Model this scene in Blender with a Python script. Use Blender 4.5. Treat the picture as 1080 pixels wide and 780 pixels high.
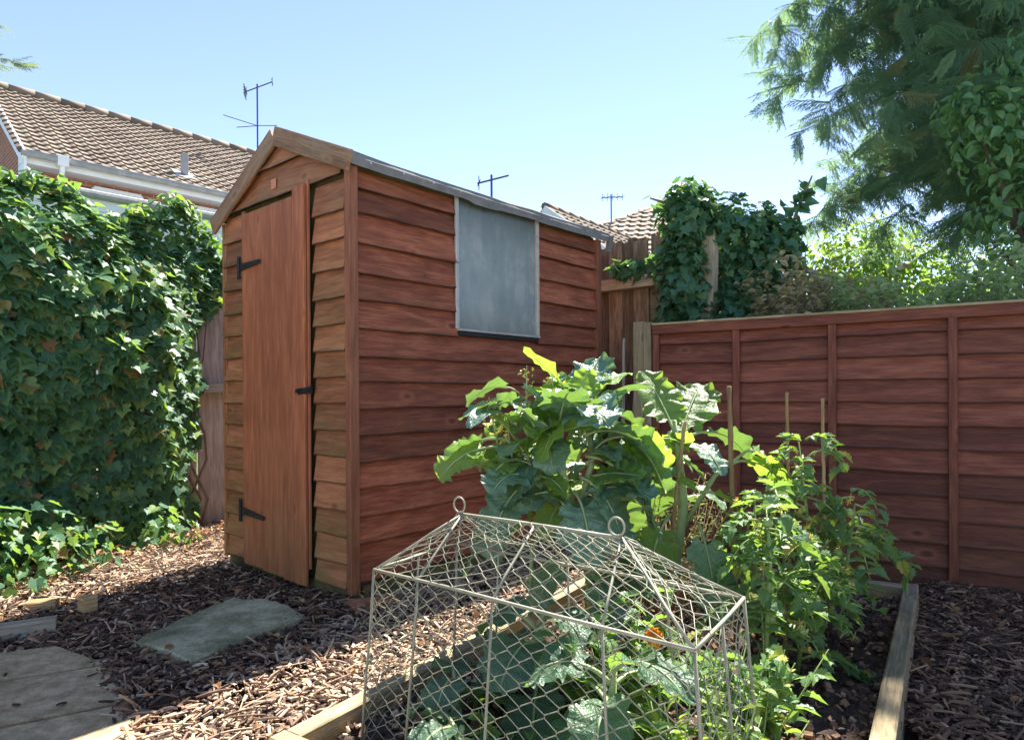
import bpy, math, random
import numpy as np
from mathutils import Vector

for o in list(bpy.data.objects):
    bpy.data.objects.remove(o)
SC = bpy.context.scene
COL = SC.collection
RS = np.random.RandomState(11)
random.seed(11)
R = math.radians

# ------------------------------------------------------------ camera, sky, sun
CAMH = 0.87
cam_d = bpy.data.cameras.new('camera')
cam = bpy.data.objects.new('camera', cam_d)
COL.objects.link(cam)
cam.location = (0, 0, CAMH)
cam.rotation_euler = (R(90), R(0.4), 0)
cam_d.sensor_width = 36
cam_d.lens = 709 / 1080 * 36
cam_d.shift_y = 25 / 1080
cam_d.clip_start = 0.05
cam_d.clip_end = 2000
SC.camera = cam

SUN_AZ = R(25)      # towards the sun, clockwise from +Y
SUN_EL = R(55)
SUN_STRENGTH = 4.7
SKY_STRENGTH = 0.092
EXPOSURE = 1.97
world = bpy.data.worlds.new('World')
SC.world = world
world.use_nodes = True
wn = world.node_tree.nodes
wl = world.node_tree.links
bg = wn['Background']
sky = wn.new('ShaderNodeTexSky')
sky.sky_type = 'NISHITA'
sky.sun_disc = False
sky.sun_elevation = SUN_EL
sky.sun_rotation = SUN_AZ
sky.altitude = 0
sky.air_density = 0.75
sky.dust_density = 0.0
sky.ozone_density = 2.5
tint = wn.new('ShaderNodeMix'); tint.data_type = 'RGBA'; tint.blend_type = 'MULTIPLY'      # white balance of the sky
tint.inputs[0].default_value = 1.0
tint.inputs[7].default_value = (1.13, .965, .93, 1)
wl.new(sky.outputs[0], tint.inputs[6]); wl.new(tint.outputs[2], bg.inputs[0])
bg.inputs[1].default_value = SKY_STRENGTH
sun_d = bpy.data.lights.new('sun', 'SUN')
sun_d.energy = SUN_STRENGTH
sun_d.angle = R(0.55)
sun_d.color = (1.0, 0.95, 0.86)
sun = bpy.data.objects.new('sun', sun_d)
COL.objects.link(sun)
sv = Vector((math.sin(SUN_AZ) * math.cos(SUN_EL), math.cos(SUN_AZ) * math.cos(SUN_EL), math.sin(SUN_EL)))
sun.rotation_euler = sv.to_track_quat('Z', 'Y').to_euler()
sun.location = (4, 10, 16)
SC.view_settings.view_transform = 'Standard'
SC.view_settings.look = 'None'
SC.view_settings.exposure = EXPOSURE
SC.view_settings.gamma = 1
SC.view_settings.use_curve_mapping = False
SC.render.engine = 'CYCLES'
SC.cycles.max_bounces = 8
SC.cycles.transparent_max_bounces = 8
SC.cycles.sample_clamp_indirect = 6
try:
    SC.cycles.use_denoising = True
except Exception:
    pass

# ------------------------------------------------------------ mesh builder
def A(*v):
    return np.array(v, float)

def nrm(v):
    v = np.asarray(v, float)
    return v / (np.linalg.norm(v) + 1e-12)

class MB:
    """collects vertices, faces and a per-vertex vector g = (along, across, random)"""
    def __init__(s):
        s.V = []; s.F = []; s.G = []; s.n = 0
    def add(s, V, F, G=None):
        V = np.asarray(V, float).reshape(-1, 3)
        if G is None:
            G = np.zeros_like(V)
        for f in (F if isinstance(F, list) else [F]):
            s.F.append(np.asarray(f, int) + s.n)
        s.V.append(V); s.G.append(np.asarray(G, float)); s.n += len(V)
    def quad(s, a, b, c, d, rnd=None):
        a, b, c, d = [np.asarray(p, float) for p in (a, b, c, d)]
        r = RS.rand() if rnd is None else rnd
        lu = np.linalg.norm(b - a); lv = np.linalg.norm(d - a)
        s.add([a, b, c, d], np.array([[0, 1, 2, 3]]), [[0, 0, r], [lu, 0, r], [lu, lv, r], [0, lv, r]])
    def beam(s, p0, p1, w, h, up=(0, 0, 1), ch=0.003, wob=0.0, segs=1, rnd=None):
        """chamfered timber from p0 to p1: w across, h along 'up'"""
        p0 = np.asarray(p0, float); p1 = np.asarray(p1, float)
        d = nrm(p1 - p0); L = np.linalg.norm(p1 - p0)
        x = nrm(np.cross(d, up)); y = np.cross(x, d)
        a, b = w / 2, h / 2
        c = min(ch, a * .45, b * .45)
        sec = [(-a + c, -b), (a - c, -b), (a, -b + c), (a, b - c), (a - c, b), (-a + c, b), (-a, b - c), (-a, -b + c), (-a + c, -b)]
        per = [0]
        for i in range(8):
            per.append(per[-1] + math.hypot(sec[i + 1][0] - sec[i][0], sec[i + 1][1] - sec[i][1]))
        r = RS.rand() if rnd is None else rnd
        V = []; G = []
        for k in range(segs + 1):
            t = k / segs
            off = (RS.rand(2) - .5) * 2 * wob if wob and 0 < k < segs else (0, 0)
            for (sx, sy), pv in zip(sec, per):
                V.append(p0 + d * L * t + x * (sx + off[0]) + y * (sy + off[1])); G.append((L * t, pv, r))
        F = []
        for k in range(segs):
            for i in range(8):
                F.append((k * 9 + i, k * 9 + i + 1, k * 9 + 10 + i, k * 9 + 9 + i))
        s.add(V, np.array(F), G)
        for k, base in ((0, p0), (segs, p1)):
            E = [V[k * 9 + i] for i in range(8)]
            GG = [(sec[i][0] * .25, sec[i][1], r + .37) for i in range(8)]
            idx = list(range(8)) if k else list(range(7, -1, -1))
            s.add([base] + E, np.array([(0, idx[i] + 1, idx[(i + 1) % 8] + 1) for i in range(8)]), [(0, 0, r + .37)] + GG)
    def box(s, c, sx, sy, sz, rot=0.0, ch=0.003, rnd=None):
        c = np.asarray(c, float); d = A(math.cos(rot), math.sin(rot), 0)
        s.beam(c - d * sx / 2, c + d * sx / 2, sy, sz, ch=ch, rnd=rnd)
    def tube(s, pts, rad, sides=6, cap=True, rnd=None):
        P = np.asarray(pts, float); n = len(P)
        rad = np.broadcast_to(np.asarray(rad, float), (n,))
        r = RS.rand() if rnd is None else rnd
        T = np.gradient(P, axis=0) if n > 2 else np.array([P[1] - P[0]] * 2)
        T /= np.linalg.norm(T, axis=1)[:, None] + 1e-12
        ref = A(0, 0, 1) if abs(T[0][2]) < .9 else A(1, 0, 0)
        x = nrm(np.cross(T[0], ref))
        ang = np.linspace(0, 2 * np.pi, sides, endpoint=False)
        V = np.zeros((n, sides, 3)); G = np.zeros((n, sides, 3)); l = 0
        for i in range(n):
            x = nrm(x - T[i] * (x @ T[i])); y = np.cross(T[i], x)
            V[i] = P[i] + rad[i] * (np.cos(ang)[:, None] * x + np.sin(ang)[:, None] * y)
            if i: l += np.linalg.norm(P[i] - P[i - 1])
            G[i] = np.c_[np.full(sides, l), ang * rad[i], np.full(sides, r)]
        i, j = np.meshgrid(np.arange(n - 1), np.arange(sides), indexing='ij')
        j2 = (j + 1) % sides
        F = np.stack([i * sides + j, i * sides + j2, (i + 1) * sides + j2, (i + 1) * sides + j], -1).reshape(-1, 4)
        V = V.reshape(-1, 3); G = G.reshape(-1, 3)
        Fs = [F]
        if cap:
            V = np.r_[V, P[:1], P[-1:]]; G = np.r_[G, G[:1], G[-1:]]
            c0, c1 = n * sides, n * sides + 1
            Fs.append(np.array([(c0, (k + 1) % sides, k) for k in range(sides)] + [(c1, (n - 1) * sides + k, (n - 1) * sides + (k + 1) % sides) for k in range(sides)]))
        s.add(V, Fs, G)
    def scatter(s, tpl, pos, X, Y, Z, size):
        """instances of a template leaf or chip; X, Y, Z are its local axes"""
        Vt, Ft, Gt = tpl
        n = len(pos); size = np.asarray(size, float)
        if size.ndim == 1: size = np.repeat(size[:, None], 3, 1)
        W = (pos[:, None, :] + (Vt[None, :, 0:1] * size[:, None, 0:1]) * X[:, None, :]
             + (Vt[None, :, 1:2] * size[:, None, 1:2]) * Y[:, None, :] + (Vt[None, :, 2:3] * size[:, None, 2:3]) * Z[:, None, :])
        r = RS.rand(n)
        G = np.repeat(Gt[None], n, 0).copy(); G[:, :, 2] = r[:, None]
        m = len(Vt)
        Fs = [(f[None] + (np.arange(n) * m)[:, None, None]).reshape(-1, f.shape[1]) for f in Ft]
        s.add(W.reshape(-1, 3), Fs, G.reshape(-1, 3))
    def build(s, name, mat, parent=None, origin=None, smooth=False):
        me = bpy.data.meshes.new(name)
        V = np.concatenate(s.V); G = np.concatenate(s.G)
        org = WORLD.get(parent, None) if parent else None
        if org is None: org = np.zeros(3) if origin is None else np.asarray(origin, float)
        V = V - org
        me.vertices.add(len(V)); me.vertices.foreach_set('co', V.astype(np.float32).ravel())
        loops = np.concatenate([f.ravel() for f in s.F]).astype(np.int32)
        tot = np.concatenate([np.full(len(f), f.shape[1]) for f in s.F]).astype(np.int32)
        start = np.r_[0, np.cumsum(tot)[:-1]].astype(np.int32)
        me.loops.add(len(loops)); me.loops.foreach_set('vertex_index', loops)
        me.polygons.add(len(tot)); me.polygons.foreach_set('loop_start', start)
        me.polygons.foreach_set('loop_total', tot)
        me.polygons.foreach_set('use_smooth', np.full(len(tot), bool(smooth)))
        at = me.attributes.new('g', 'FLOAT_VECTOR', 'POINT'); at.data.foreach_set('vector', G.astype(np.float32).ravel())
        me.update(calc_edges=True)
        me.materials.append(mat)
        o = bpy.data.objects.new(name, me); COL.objects.link(o)
        if parent: o.parent = parent; WORLD[o] = org
        else: o.location = org; WORLD[o] = org
        return o

WORLD = {}

def thing(name, label, cat, loc, group=None):
    o = bpy.data.objects.new(name, None); COL.objects.link(o)
    o.location = loc; o.empty_display_size = .1
    o['label'] = label; o['category'] = cat
    if group: o['group'] = group
    WORLD[o] = np.asarray(loc, float)
    return o

def tag(o, label, cat, group=None):
    o['label'] = label; o['category'] = cat
    if group: o['group'] = group
    return o

# ------------------------------------------------------------ node helpers
class NT:
    def __init__(s, name):
        s.m = bpy.data.materials.new(name); s.m.use_nodes = True
        s.t = s.m.node_tree; s.b = s.t.nodes['Principled BSDF']; s.out = s.t.nodes['Material Output']
    def n(s, ty, **kw):
        x = s.t.nodes.new(ty)
        for k, v in kw.items(): setattr(x, k, v)
        return x
    def l(s, a, b): s.t.links.new(a, b)
    def val(s, sock, v):
        if hasattr(v, 'is_linked') or hasattr(v, 'links'): s.l(v, sock)
        else: sock.default_value = v
    def math(s, op, a, b=0.0, clamp=False):
        x = s.n('ShaderNodeMath', operation=op, use_clamp=clamp); s.val(x.inputs[0], a); s.val(x.inputs[1], b); return x.outputs[0]
    def g(s):
        a = s.n('ShaderNodeAttribute', attribute_name='g'); x = s.n('ShaderNodeSeparateXYZ'); s.l(a.outputs['Vector'], x.inputs[0])
        return x.outputs
    def vec(s, x, y, z):
        c = s.n('ShaderNodeCombineXYZ'); s.val(c.inputs[0], x); s.val(c.inputs[1], y); s.val(c.inputs[2], z); return c.outputs[0]
    def noise(s, v, scale=1.0, detail=4.0, rough=.55, dist=0.0):
        x = s.n('ShaderNodeTexNoise'); x.inputs['Scale'].default_value = scale; x.inputs['Detail'].default_value = detail
        x.inputs['Roughness'].default_value = rough; x.inputs['Distortion'].default_value = dist
        if v is not None: s.l(v, x.inputs['Vector'])
        return x.outputs[0]
    def ramp(s, f, stops, interp='LINEAR'):
        x = s.n('ShaderNodeValToRGB'); r = x.color_ramp; r.interpolation = interp
        while len(r.elements) < len(stops): r.elements.new(.5)
        for e, (p, c) in zip(r.elements, stops):
            e.position = p; e.color = (c[0], c[1], c[2], 1) if hasattr(c, '__len__') else (c, c, c, 1)
        s.l(f, x.inputs[0]); return x.outputs[0]
    def mix(s, f, a, b, blend='MIX'):
        x = s.n('ShaderNodeMix', data_type='RGBA', blend_type=blend)
        s.val(x.inputs[0], f)
        for k, v in ((6, a), (7, b)):
            if isinstance(v, tuple): x.inputs[k].default_value = (v[0], v[1], v[2], 1)
            else: s.l(v, x.inputs[k])
        return x.outputs[2]
    def pos(s): return s.n('ShaderNodeNewGeometry').outputs['Position']
    def bump(s, h, strength=.4, dist=.005):
        x = s.n('ShaderNodeBump'); x.inputs['Strength'].default_value = strength; x.inputs['Distance'].default_value = dist
        s.l(h, x.inputs['Height']); s.l(x.outputs[0], s.b.inputs['Normal']); return x
    def col(s, c): s.val(s.b.inputs['Base Color'], (c[0], c[1], c[2], 1) if isinstance(c, tuple) else c)
    def rough(s, r): s.val(s.b.inputs['Roughness'], r)

def wood(name, dark, mid, light, knots=1.0, algae=0.0, rough=.72, weather=0.0, edge_algae=0.0, low_algae=0.0, tone=.48, under=False):
    t = NT(name); g = t.g(); u, v, r = g[0], g[1], g[2]
    rr = t.math('MULTIPLY', r, 41.0)
    n1 = t.noise(t.vec(t.math('MULTIPLY', u, 1.6), t.math('MULTIPLY', v, 13), rr), 1, 3)
    rings = t.math('PINGPONG', t.math('MULTIPLY', n1, 9.0), 1.0)
    fine = t.ramp(t.noise(t.vec(t.math('MULTIPLY', u, 9), t.math('MULTIPLY', v, 150), rr), 1, 6, .78), [(.30, 0.0), (.70, 1.0)])
    f = t.math('ADD', t.math('MULTIPLY', rings, .34), t.math('MULTIPLY', fine, .66))
    c = t.ramp(f, [(.18, dark), (.5, mid), (.82, light)])
    tn = t.ramp(r, [(0, 1 - tone), (.5, 1.0), (1, 1 + tone * .6)])
    c = t.mix(1.0, c, tn, 'MULTIPLY')
    blot = t.noise(t.vec(t.math('MULTIPLY', u, 3), t.math('MULTIPLY', v, 9), rr), 1.3, 5, .6)
    c = t.mix(t.math('MULTIPLY', t.ramp(blot, [(.38, 0.0), (.68, 1.0)]), .24), c, tuple(x * .45 for x in dark))
    h = f
    if knots:
        vo = t.n('ShaderNodeTexVoronoi'); vo.inputs['Scale'].default_value = 1
        wv = t.vec(t.math('MULTIPLY', u, 3.3), t.math('MULTIPLY', v, 7.5), t.math('MULTIPLY', r, 13.0)); t.l(wv, vo.inputs['Vector'])
        k = t.ramp(vo.outputs['Distance'], [(.05, 1.0), (.09, 0.0)])
        c = t.mix(t.math('MULTIPLY', k, .75 * knots), c, tuple(x * .35 for x in dark))
        k2 = t.ramp(vo.outputs['Distance'], [(.085, 0.0), (.11, 1.0), (.20, 0.0)])
        c = t.mix(t.math('MULTIPLY', k2, .25 * knots), c, tuple(min(1, x * 1.5) for x in light))
    p = t.pos()
    if weather:
        w = t.noise(p, 3.2, 6, .65)
        c = t.mix(t.math('MULTIPLY', t.ramp(w, [(.5, 0.0), (.7, 1.0)]), weather), c, (.33, .29, .23))
    if algae or edge_algae or low_algae:
        an = t.noise(p, 5.5, 6, .68)
        m = t.math('MULTIPLY', t.ramp(an, [(.42, 0.0), (.68, 1.0)]), algae)
        if edge_algae:
            e = t.ramp(v, [(0.0, 1.0), (.045, .5), (.095, 0.0)])
            m = t.math('ADD', m, t.math('MULTIPLY', t.math('MULTIPLY', e, t.ramp(an, [(.38, 0.0), (.62, 1.0)])), edge_algae))
        if low_algae:
            sp = t.n('ShaderNodeSeparateXYZ'); t.l(p, sp.inputs[0])
            e = t.ramp(sp.outputs[2], [(.05, 1.0), (.55, 0.0)])
            m = t.math('ADD', m, t.math('MULTIPLY', t.math('MULTIPLY', e, t.ramp(an, [(.35, .1), (.6, 1.0)])), low_algae))
        c = t.mix(t.math('MINIMUM', m, .9), c, (.20, .20, .055))
    if under: c = t.mix(t.ramp(v, [(-.0, .92), (.007, 0.0)]), c, (.018, .011, .008))      # lap shadow painted along the lower edge of each board
    t.col(c); t.rough(rough)
    t.b.inputs['Specular IOR Level'].default_value = .3
    t.bump(h, .5, .004)
    return t.m

def plain(name, c, rough=.6, metal=0.0, var=.15, scale=9.0, bump=.15):
    t = NT(name); n = t.noise(t.pos(), scale, 6, .65)
    a = tuple(x * (1 - var) for x in c); b = tuple(min(1, x * (1 + var)) for x in c)
    t.col(t.ramp(n, [(.3, a), (.7, b)])); t.rough(rough); t.b.inputs['Metallic'].default_value = metal
    if bump: t.bump(n, bump, .004)
    return t.m

def leaf(name, stops, trans, tmix=.35, rough=.42, veins=None, spec=.45, speck=None, bumpy=0.0):
    """stops: base colours over the per-leaf random value; trans: light let through"""
    t = NT(name); g = t.g()
    c = t.ramp(g[2], stops)
    n = t.noise(t.pos(), 30, 3)
    c = t.mix(t.math('MULTIPLY', n, .35), c, tuple(x * .6 for x in stops[0][1]))
    if speck: c = t.mix(t.ramp(t.math('ABSOLUTE', g[1]), [(speck[0], 0.0), (speck[0] + .08, 1.0)]), c, speck[1])
    h = n
    if veins:
        av = t.math('ABSOLUTE', g[1])
        mid = t.ramp(av, [(.02, 1.0), (.06, 0.0)])
        lat = t.math('PINGPONG', t.math('SUBTRACT', t.math('MULTIPLY', g[0], 6.0), t.math('MULTIPLY', av, 2.2)), .5)
        lat = t.ramp(lat, [(.0, 1.0), (.07, 0.0)])
        vm = t.math('MAXIMUM', mid, t.math('MULTIPLY', lat, .55))
        c = t.mix(t.math('MULTIPLY', vm, .85), c, veins)
        h = t.math('ADD', t.math('MULTIPLY', n, .8), t.math('MULTIPLY', vm, -.8))
    t.col(c); t.rough(rough); t.b.inputs['Specular IOR Level'].default_value = spec
    if veins:
        bl = t.noise(t.pos(), 75, 3, .6); h = t.math('ADD', h, t.math('MULTIPLY', bl, 1.2))
    if bumpy: t.bump(h, bumpy, .008)
    tr = t.n('ShaderNodeBsdfTranslucent')
    tc = t.mix(.55, t.mix(t.math('MULTIPLY', g[2], .5), trans, tuple(x * .55 for x in trans)), c)
    if veins: tc = t.mix(t.math('MULTIPLY', vm, .5), tc, tuple(min(1, x * 1.3) for x in trans))
    tc2 = t.mix(.75, tc, trans)
    t.l(tc2, tr.inputs[0])
    mx = t.n('ShaderNodeMixShader'); mx.inputs[0].default_value = tmix
    t.l(t.b.outputs[0], mx.inputs[1]); t.l(tr.outputs[0], mx.inputs[2]); t.l(mx.outputs[0], t.out.inputs[0])
    return t.m

M = {}
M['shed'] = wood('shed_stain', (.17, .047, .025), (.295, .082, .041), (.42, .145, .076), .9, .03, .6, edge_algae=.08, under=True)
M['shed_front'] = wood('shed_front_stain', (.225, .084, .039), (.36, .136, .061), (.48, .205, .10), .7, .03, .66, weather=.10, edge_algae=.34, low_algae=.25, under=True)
M['door'] = wood('door_stain', (.26, .086, .04), (.37, .122, .056), (.48, .18, .082), .5, .04, .6, low_algae=.25, tone=.2)
M['trim'] = wood('trim_stain', (.22, .078, .042), (.32, .115, .062), (.42, .17, .095), .6, .08, .65, low_algae=.2)
M['barge'] = wood('barge_stain', (.20, .10, .055), (.30, .165, .095), (.42, .27, .17), .6, .12, .7, weather=.45)
M['bearer'] = wood('bearer_wood', (.09, .07, .035), (.16, .125, .06), (.24, .19, .10), .4, .6, .85)
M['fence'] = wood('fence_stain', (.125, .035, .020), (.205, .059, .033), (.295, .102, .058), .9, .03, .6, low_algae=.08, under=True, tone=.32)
M['post'] = wood('post_wood', (.20, .155, .09), (.33, .265, .165), (.45, .38, .25), .5, .25, .8, tone=.2)
M['grey_post'] = wood('weathered_post', (.24, .20, .14), (.37, .32, .23), (.5, .44, .33), .5, .1, .85, tone=.2)
M['old_board'] = wood('old_fence_board', (.09, .062, .040), (.165, .115, .075), (.33, .26, .18), .5, .2, .85, weather=.35, tone=.4)
M['old_left'] = wood('bleached_fence_board', (.33, .275, .225), (.50, .43, .36), (.66, .59, .5), .6, .06, .85, weather=.4, tone=.3)
M['sleeper'] = wood('bed_plank_wood', (.23, .165, .085), (.37, .28, .155), (.5, .405, .25), .8, .12, .8, weather=.3, tone=.15)
M['sleeper_dark'] = wood('dark_bed_plank_wood', (.15, .115, .065), (.25, .195, .12), (.36, .295, .195), .8, .2, .85, weather=.35, tone=.15)
M['offcut'] = wood('offcut_wood', (.22, .13, .055), (.36, .23, .105), (.5, .36, .19), .2, 0, .8)
M['cane'] = wood('cane_bamboo', (.25, .15, .06), (.40, .26, .11), (.52, .37, .18), 0, 0, .6)
M['black'] = plain('black_iron', (.022, .022, .023), .55, .3)
M['felt'] = plain('mineral_felt', (.19, .20, .205), .9, 0, .3, 60, .5)
M['felt_edge'] = plain('felt_flap', (.185, .18, .175), .75, 0, .25, 14, .3)
M['white'] = plain('white_upvc', (.78, .78, .76), .4, 0, .06, 4, 0)
M['bead'] = plain('window_bead', (.45, .40, .34), .6, 0, .25, 20)
M['alu'] = plain('metal_bead', (.42, .42, .40), .5, .2, .15, 12)
M['dark_glass'] = plain('house_glass', (.03, .035, .04), .08, 0, .1, 2, 0)
M['capping'] = plain('grey_capping', (.33, .33, .32), .8, 0, .25, 6)
M['aerial'] = plain('aerial_metal', (.10, .11, .12), .5, .6, .1)
M['wire'] = plain('cage_wire', (.27, .26, .185), .6, .1, .25, 30, .1)
M['nail'] = plain('nail_metal', (.5, .5, .5), .4, .8, .1)
M['orange'] = plain('orange_sticker', (.62, .23, .12), .6, 0, .2, 40)
M['bark'] = plain('tree_bark', (.10, .075, .055), .9, 0, .4, 14, .6)
M['ivy_stem'] = plain('ivy_stem_bark', (.20, .14, .09), .85, 0, .3, 20, .3)
M['stalk'] = plain('kale_stalk', (.30, .37, .17), .5, 0, .2, 14, .1)
M['tom_stalk'] = plain('tomato_stalk', (.22, .30, .09), .55, 0, .2, 14, .1)
M['stone'] = None

def m_stone(name, a, b, c, sc=7.0, moss=.4, bm=.8):
    t = NT(name); p = t.pos()
    n = t.noise(p, sc, 8, .7); n2 = t.noise(p, sc * 9, 5, .7); n3 = t.noise(p, sc * .45, 4, .6, .6)
    col = t.ramp(t.math('ADD', t.math('MULTIPLY', n, .65), t.math('MULTIPLY', n2, .35)), [(.37, a), (.5, b), (.64, c)])
    if moss: col = t.mix(t.math('MULTIPLY', t.ramp(n3, [(.42, 0.0), (.66, 1.0)]), moss), col, (.085, .10, .035))
    sp = t.ramp(n2, [(.66, 0.0), (.76, 1.0)])
    col = t.mix(t.math('MULTIPLY', sp, .5), col, (.42, .42, .37))
    t.col(col); t.rough(.9); t.bump(t.math('ADD', n, t.math('MULTIPLY', n2, .5)), bm, .008); return t.m
M['stone'] = m_stone('riven_stone', (.14, .125, .06), (.34, .31, .175), (.58, .53, .36), 8, .6, 1.0)
M['paving'] = m_stone('paving_concrete', (.23, .15, .075), (.40, .28, .15), (.62, .47, .28), 22, .2, .35)

def m_brick(name, a, b, mortar):
    t = NT(name); g = t.g()
    br = t.n('ShaderNodeTexBrick'); t.l(t.vec(g[0], g[1], 0.0), br.inputs['Vector'])
    br.inputs['Scale'].default_value = 1; br.inputs['Brick Width'].default_value = .225; br.inputs['Row Height'].default_value = .075
    br.inputs['Mortar Size'].default_value = .008
    br.inputs['Color1'].default_value = (*a, 1); br.inputs['Color2'].default_value = (*b, 1); br.inputs['Mortar'].default_value = (*mortar, 1)
    t.col(br.outputs[0]); t.rough(.9); t.bump(br.outputs['Fac'], -.4, .006); return t.m
M['brick'] = m_brick('red_brick', (.40, .125, .065), (.29, .085, .048), (.35, .31, .26))

def m_tile(name, a, b, c):
    t = NT(name); g = t.g(); n = t.noise(t.pos(), 3, 7, .7)
    col = t.ramp(g[2], [(0, a), (.5, b), (1, c)])
    col = t.mix(t.math('MULTIPLY', t.ramp(n, [(.45, 0.0), (.7, 1.0)]), .5), col, (.20, .19, .13))
    t.col(col); t.rough(.9); return t.m
M['tile'] = m_tile('concrete_roof_tile', (.145, .10, .073), (.20, .145, .108), (.27, .205, .155))
M['tile2'] = m_tile('pale_roof_tile', (.24, .17, .12), (.31, .23, .17), (.38, .29, .22))

def m_chip(name, stops, rough=.85):
    t = NT(name); g = t.g(); c = t.ramp(g[2], stops)
    f = t.noise(t.vec(t.math('MULTIPLY', g[0], 2.0), t.math('MULTIPLY', g[1], 16), t.math('MULTIPLY', g[2], 50)), 1.5, 3)
    c = t.mix(t.math('MULTIPLY', f, .42), c, (.06, .032, .018)); t.col(c); t.rough(rough); t.bump(f, .3, .002); return t.m
M['chip'] = m_chip('bark_chip', [(0, (.08, .044, .028)), (.16, (.24, .145, .095)), (.4, (.42, .28, .18)), (.65, (.53, .375, .25)), (.88, (.63, .47, .32)), (1, (.72, .57, .39))])
M['shaded_chip'] = m_chip('shaded_bark_chip', [(0, (.026, .014, .008)), (.3, (.07, .038, .021)), (.6, (.18, .098, .055)), (.85, (.35, .20, .11)), (1, (.52, .33, .19))])  # bark and crumbs with the shade put into their colour
M['litter'] = leaf('dry_leaf', [(0, (.16, .07, .03)), (.4, (.30, .15, .06)), (.75, (.45, .27, .11)), (1, (.55, .38, .18))], (.55, .25, .06), .2, .6)

def m_soil():
    t = NT('garden_soil'); p = t.pos(); n = t.noise(p, 28, 8, .75); n2 = t.noise(p, 140, 4, .7)
    c = t.ramp(t.math('ADD', t.math('MULTIPLY', n, .6), t.math('MULTIPLY', n2, .4)), [(.32, (.022, .014, .010)), (.5, (.075, .046, .032)), (.68, (.17, .11, .078))])
    t.col(c); t.rough(.95); t.bump(t.math('ADD', n, n2), .9, .012); return t.m
M['soil'] = m_soil()
def m_ground():
    t = NT('ground_earth'); p = t.pos(); n = t.noise(p, 20, 8, .75)
    c = t.ramp(n, [(.35, (.02, .013, .009)), (.65, (.09, .058, .042))])
    d = t.n('ShaderNodeVectorMath', operation='LENGTH'); t.l(p, d.inputs[0])
    far = t.ramp(t.math('DIVIDE', d.outputs['Value'], 20.0), [(.30, 0.0), (.36, 1.0)])
    c = t.mix(far, c, t.ramp(n, [(.3, (.03, .06, .015)), (.7, (.08, .12, .04))])); t.col(c); t.rough(.95); t.bump(n, .8, .02); return t.m
M['ground'] = m_ground()

def m_pane():
    t = NT('dusty_pane'); g = t.g()
    n = t.noise(t.vec(t.math('MULTIPLY', g[0], 7), t.math('MULTIPLY', g[1], 1.6), 0.0), 1, 6, .7)
    n2 = t.noise(t.vec(g[0], g[1], 3.0), 5, 6, .7)
    f = t.math('ADD', t.math('MULTIPLY', n, .55), t.math('MULTIPLY', n2, .45))
    c = t.ramp(f, [(.3, (.12, .15, .15)), (.5, (.25, .29, .28)), (.7, (.42, .43, .39))])
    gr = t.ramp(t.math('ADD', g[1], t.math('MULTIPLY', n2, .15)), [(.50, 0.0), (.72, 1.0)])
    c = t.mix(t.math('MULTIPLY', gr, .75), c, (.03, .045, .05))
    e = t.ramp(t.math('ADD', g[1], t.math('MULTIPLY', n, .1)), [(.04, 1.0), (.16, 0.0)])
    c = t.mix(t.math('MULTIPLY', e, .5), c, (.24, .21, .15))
    t.col(c); t.rough(t.ramp(f, [(.3, .10), (.7, .4)])); return t.m
M['pane'] = m_pane()

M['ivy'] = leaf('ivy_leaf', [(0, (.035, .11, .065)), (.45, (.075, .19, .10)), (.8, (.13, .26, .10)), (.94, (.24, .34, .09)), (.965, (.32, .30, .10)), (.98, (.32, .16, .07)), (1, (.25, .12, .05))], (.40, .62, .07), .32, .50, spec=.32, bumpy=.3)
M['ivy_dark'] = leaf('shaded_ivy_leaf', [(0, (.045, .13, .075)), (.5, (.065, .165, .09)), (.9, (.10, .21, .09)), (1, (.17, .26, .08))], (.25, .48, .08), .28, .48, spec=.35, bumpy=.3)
M['kale'] = leaf('kale_leaf', [(0, (.085, .185, .135)), (.6, (.12, .23, .15)), (1, (.17, .29, .14))], (.36, .60, .07), .20, .42, veins=(.34, .44, .22), spec=.9, bumpy=.7)
M['kale_young'] = leaf('young_kale_leaf', [(0, (.11, .20, .05)), (.6, (.15, .26, .055)), (1, (.20, .31, .065))], (.50, .76, .07), .38, .42, veins=(.38, .5, .2), spec=.5, bumpy=.6)
M['brassica'] = leaf('brassica_leaf', [(0, (.055, .12, .07)), (.6, (.08, .155, .09)), (1, (.11, .20, .10))], (.36, .58, .07), .32, .42, veins=(.3, .42, .24), spec=.5, bumpy=.6)
M['tomato'] = leaf('tomato_leaf', [(0, (.075, .165, .07)), (.6, (.11, .22, .085)), (.93, (.17, .28, .10)), (.965, (.45, .36, .04)), (1, (.5, .36, .04))], (.38, .60, .07), .36, .46, veins=(.2, .3, .1), bumpy=.4)
M['herb'] = leaf('herb_leaf', [(0, (.13, .16, .07)), (.6, (.24, .26, .13)), (1, (.45, .43, .28))], (.4, .45, .15), .3, .6)
M['weed'] = leaf('weed_leaf', [(0, (.07, .14, .03)), (.6, (.13, .22, .045)), (1, (.3, .34, .07))], (.42, .58, .06), .4, .5)
M['lime'] = leaf('lime_bush_leaf', [(0, (.13, .25, .055)), (.5, (.21, .34, .07)), (1, (.36, .46, .10))], (.42, .62, .10), .42, .45)
M['vari'] = leaf('variegated_leaf', [(0, (.17, .32, .10)), (.5, (.26, .42, .15)), (1, (.42, .5, .26))], (.6, .68, .28), .42, .5, speck=(.28, (.45, .52, .26)))
M['vari_gold'] = leaf('cream_leaf', [(0, (.22, .20, .09)), (.5, (.33, .29, .15)), (1, (.5, .42, .26))], (.55, .5, .2), .3, .5, speck=(.3, (.55, .5, .32)))
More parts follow.
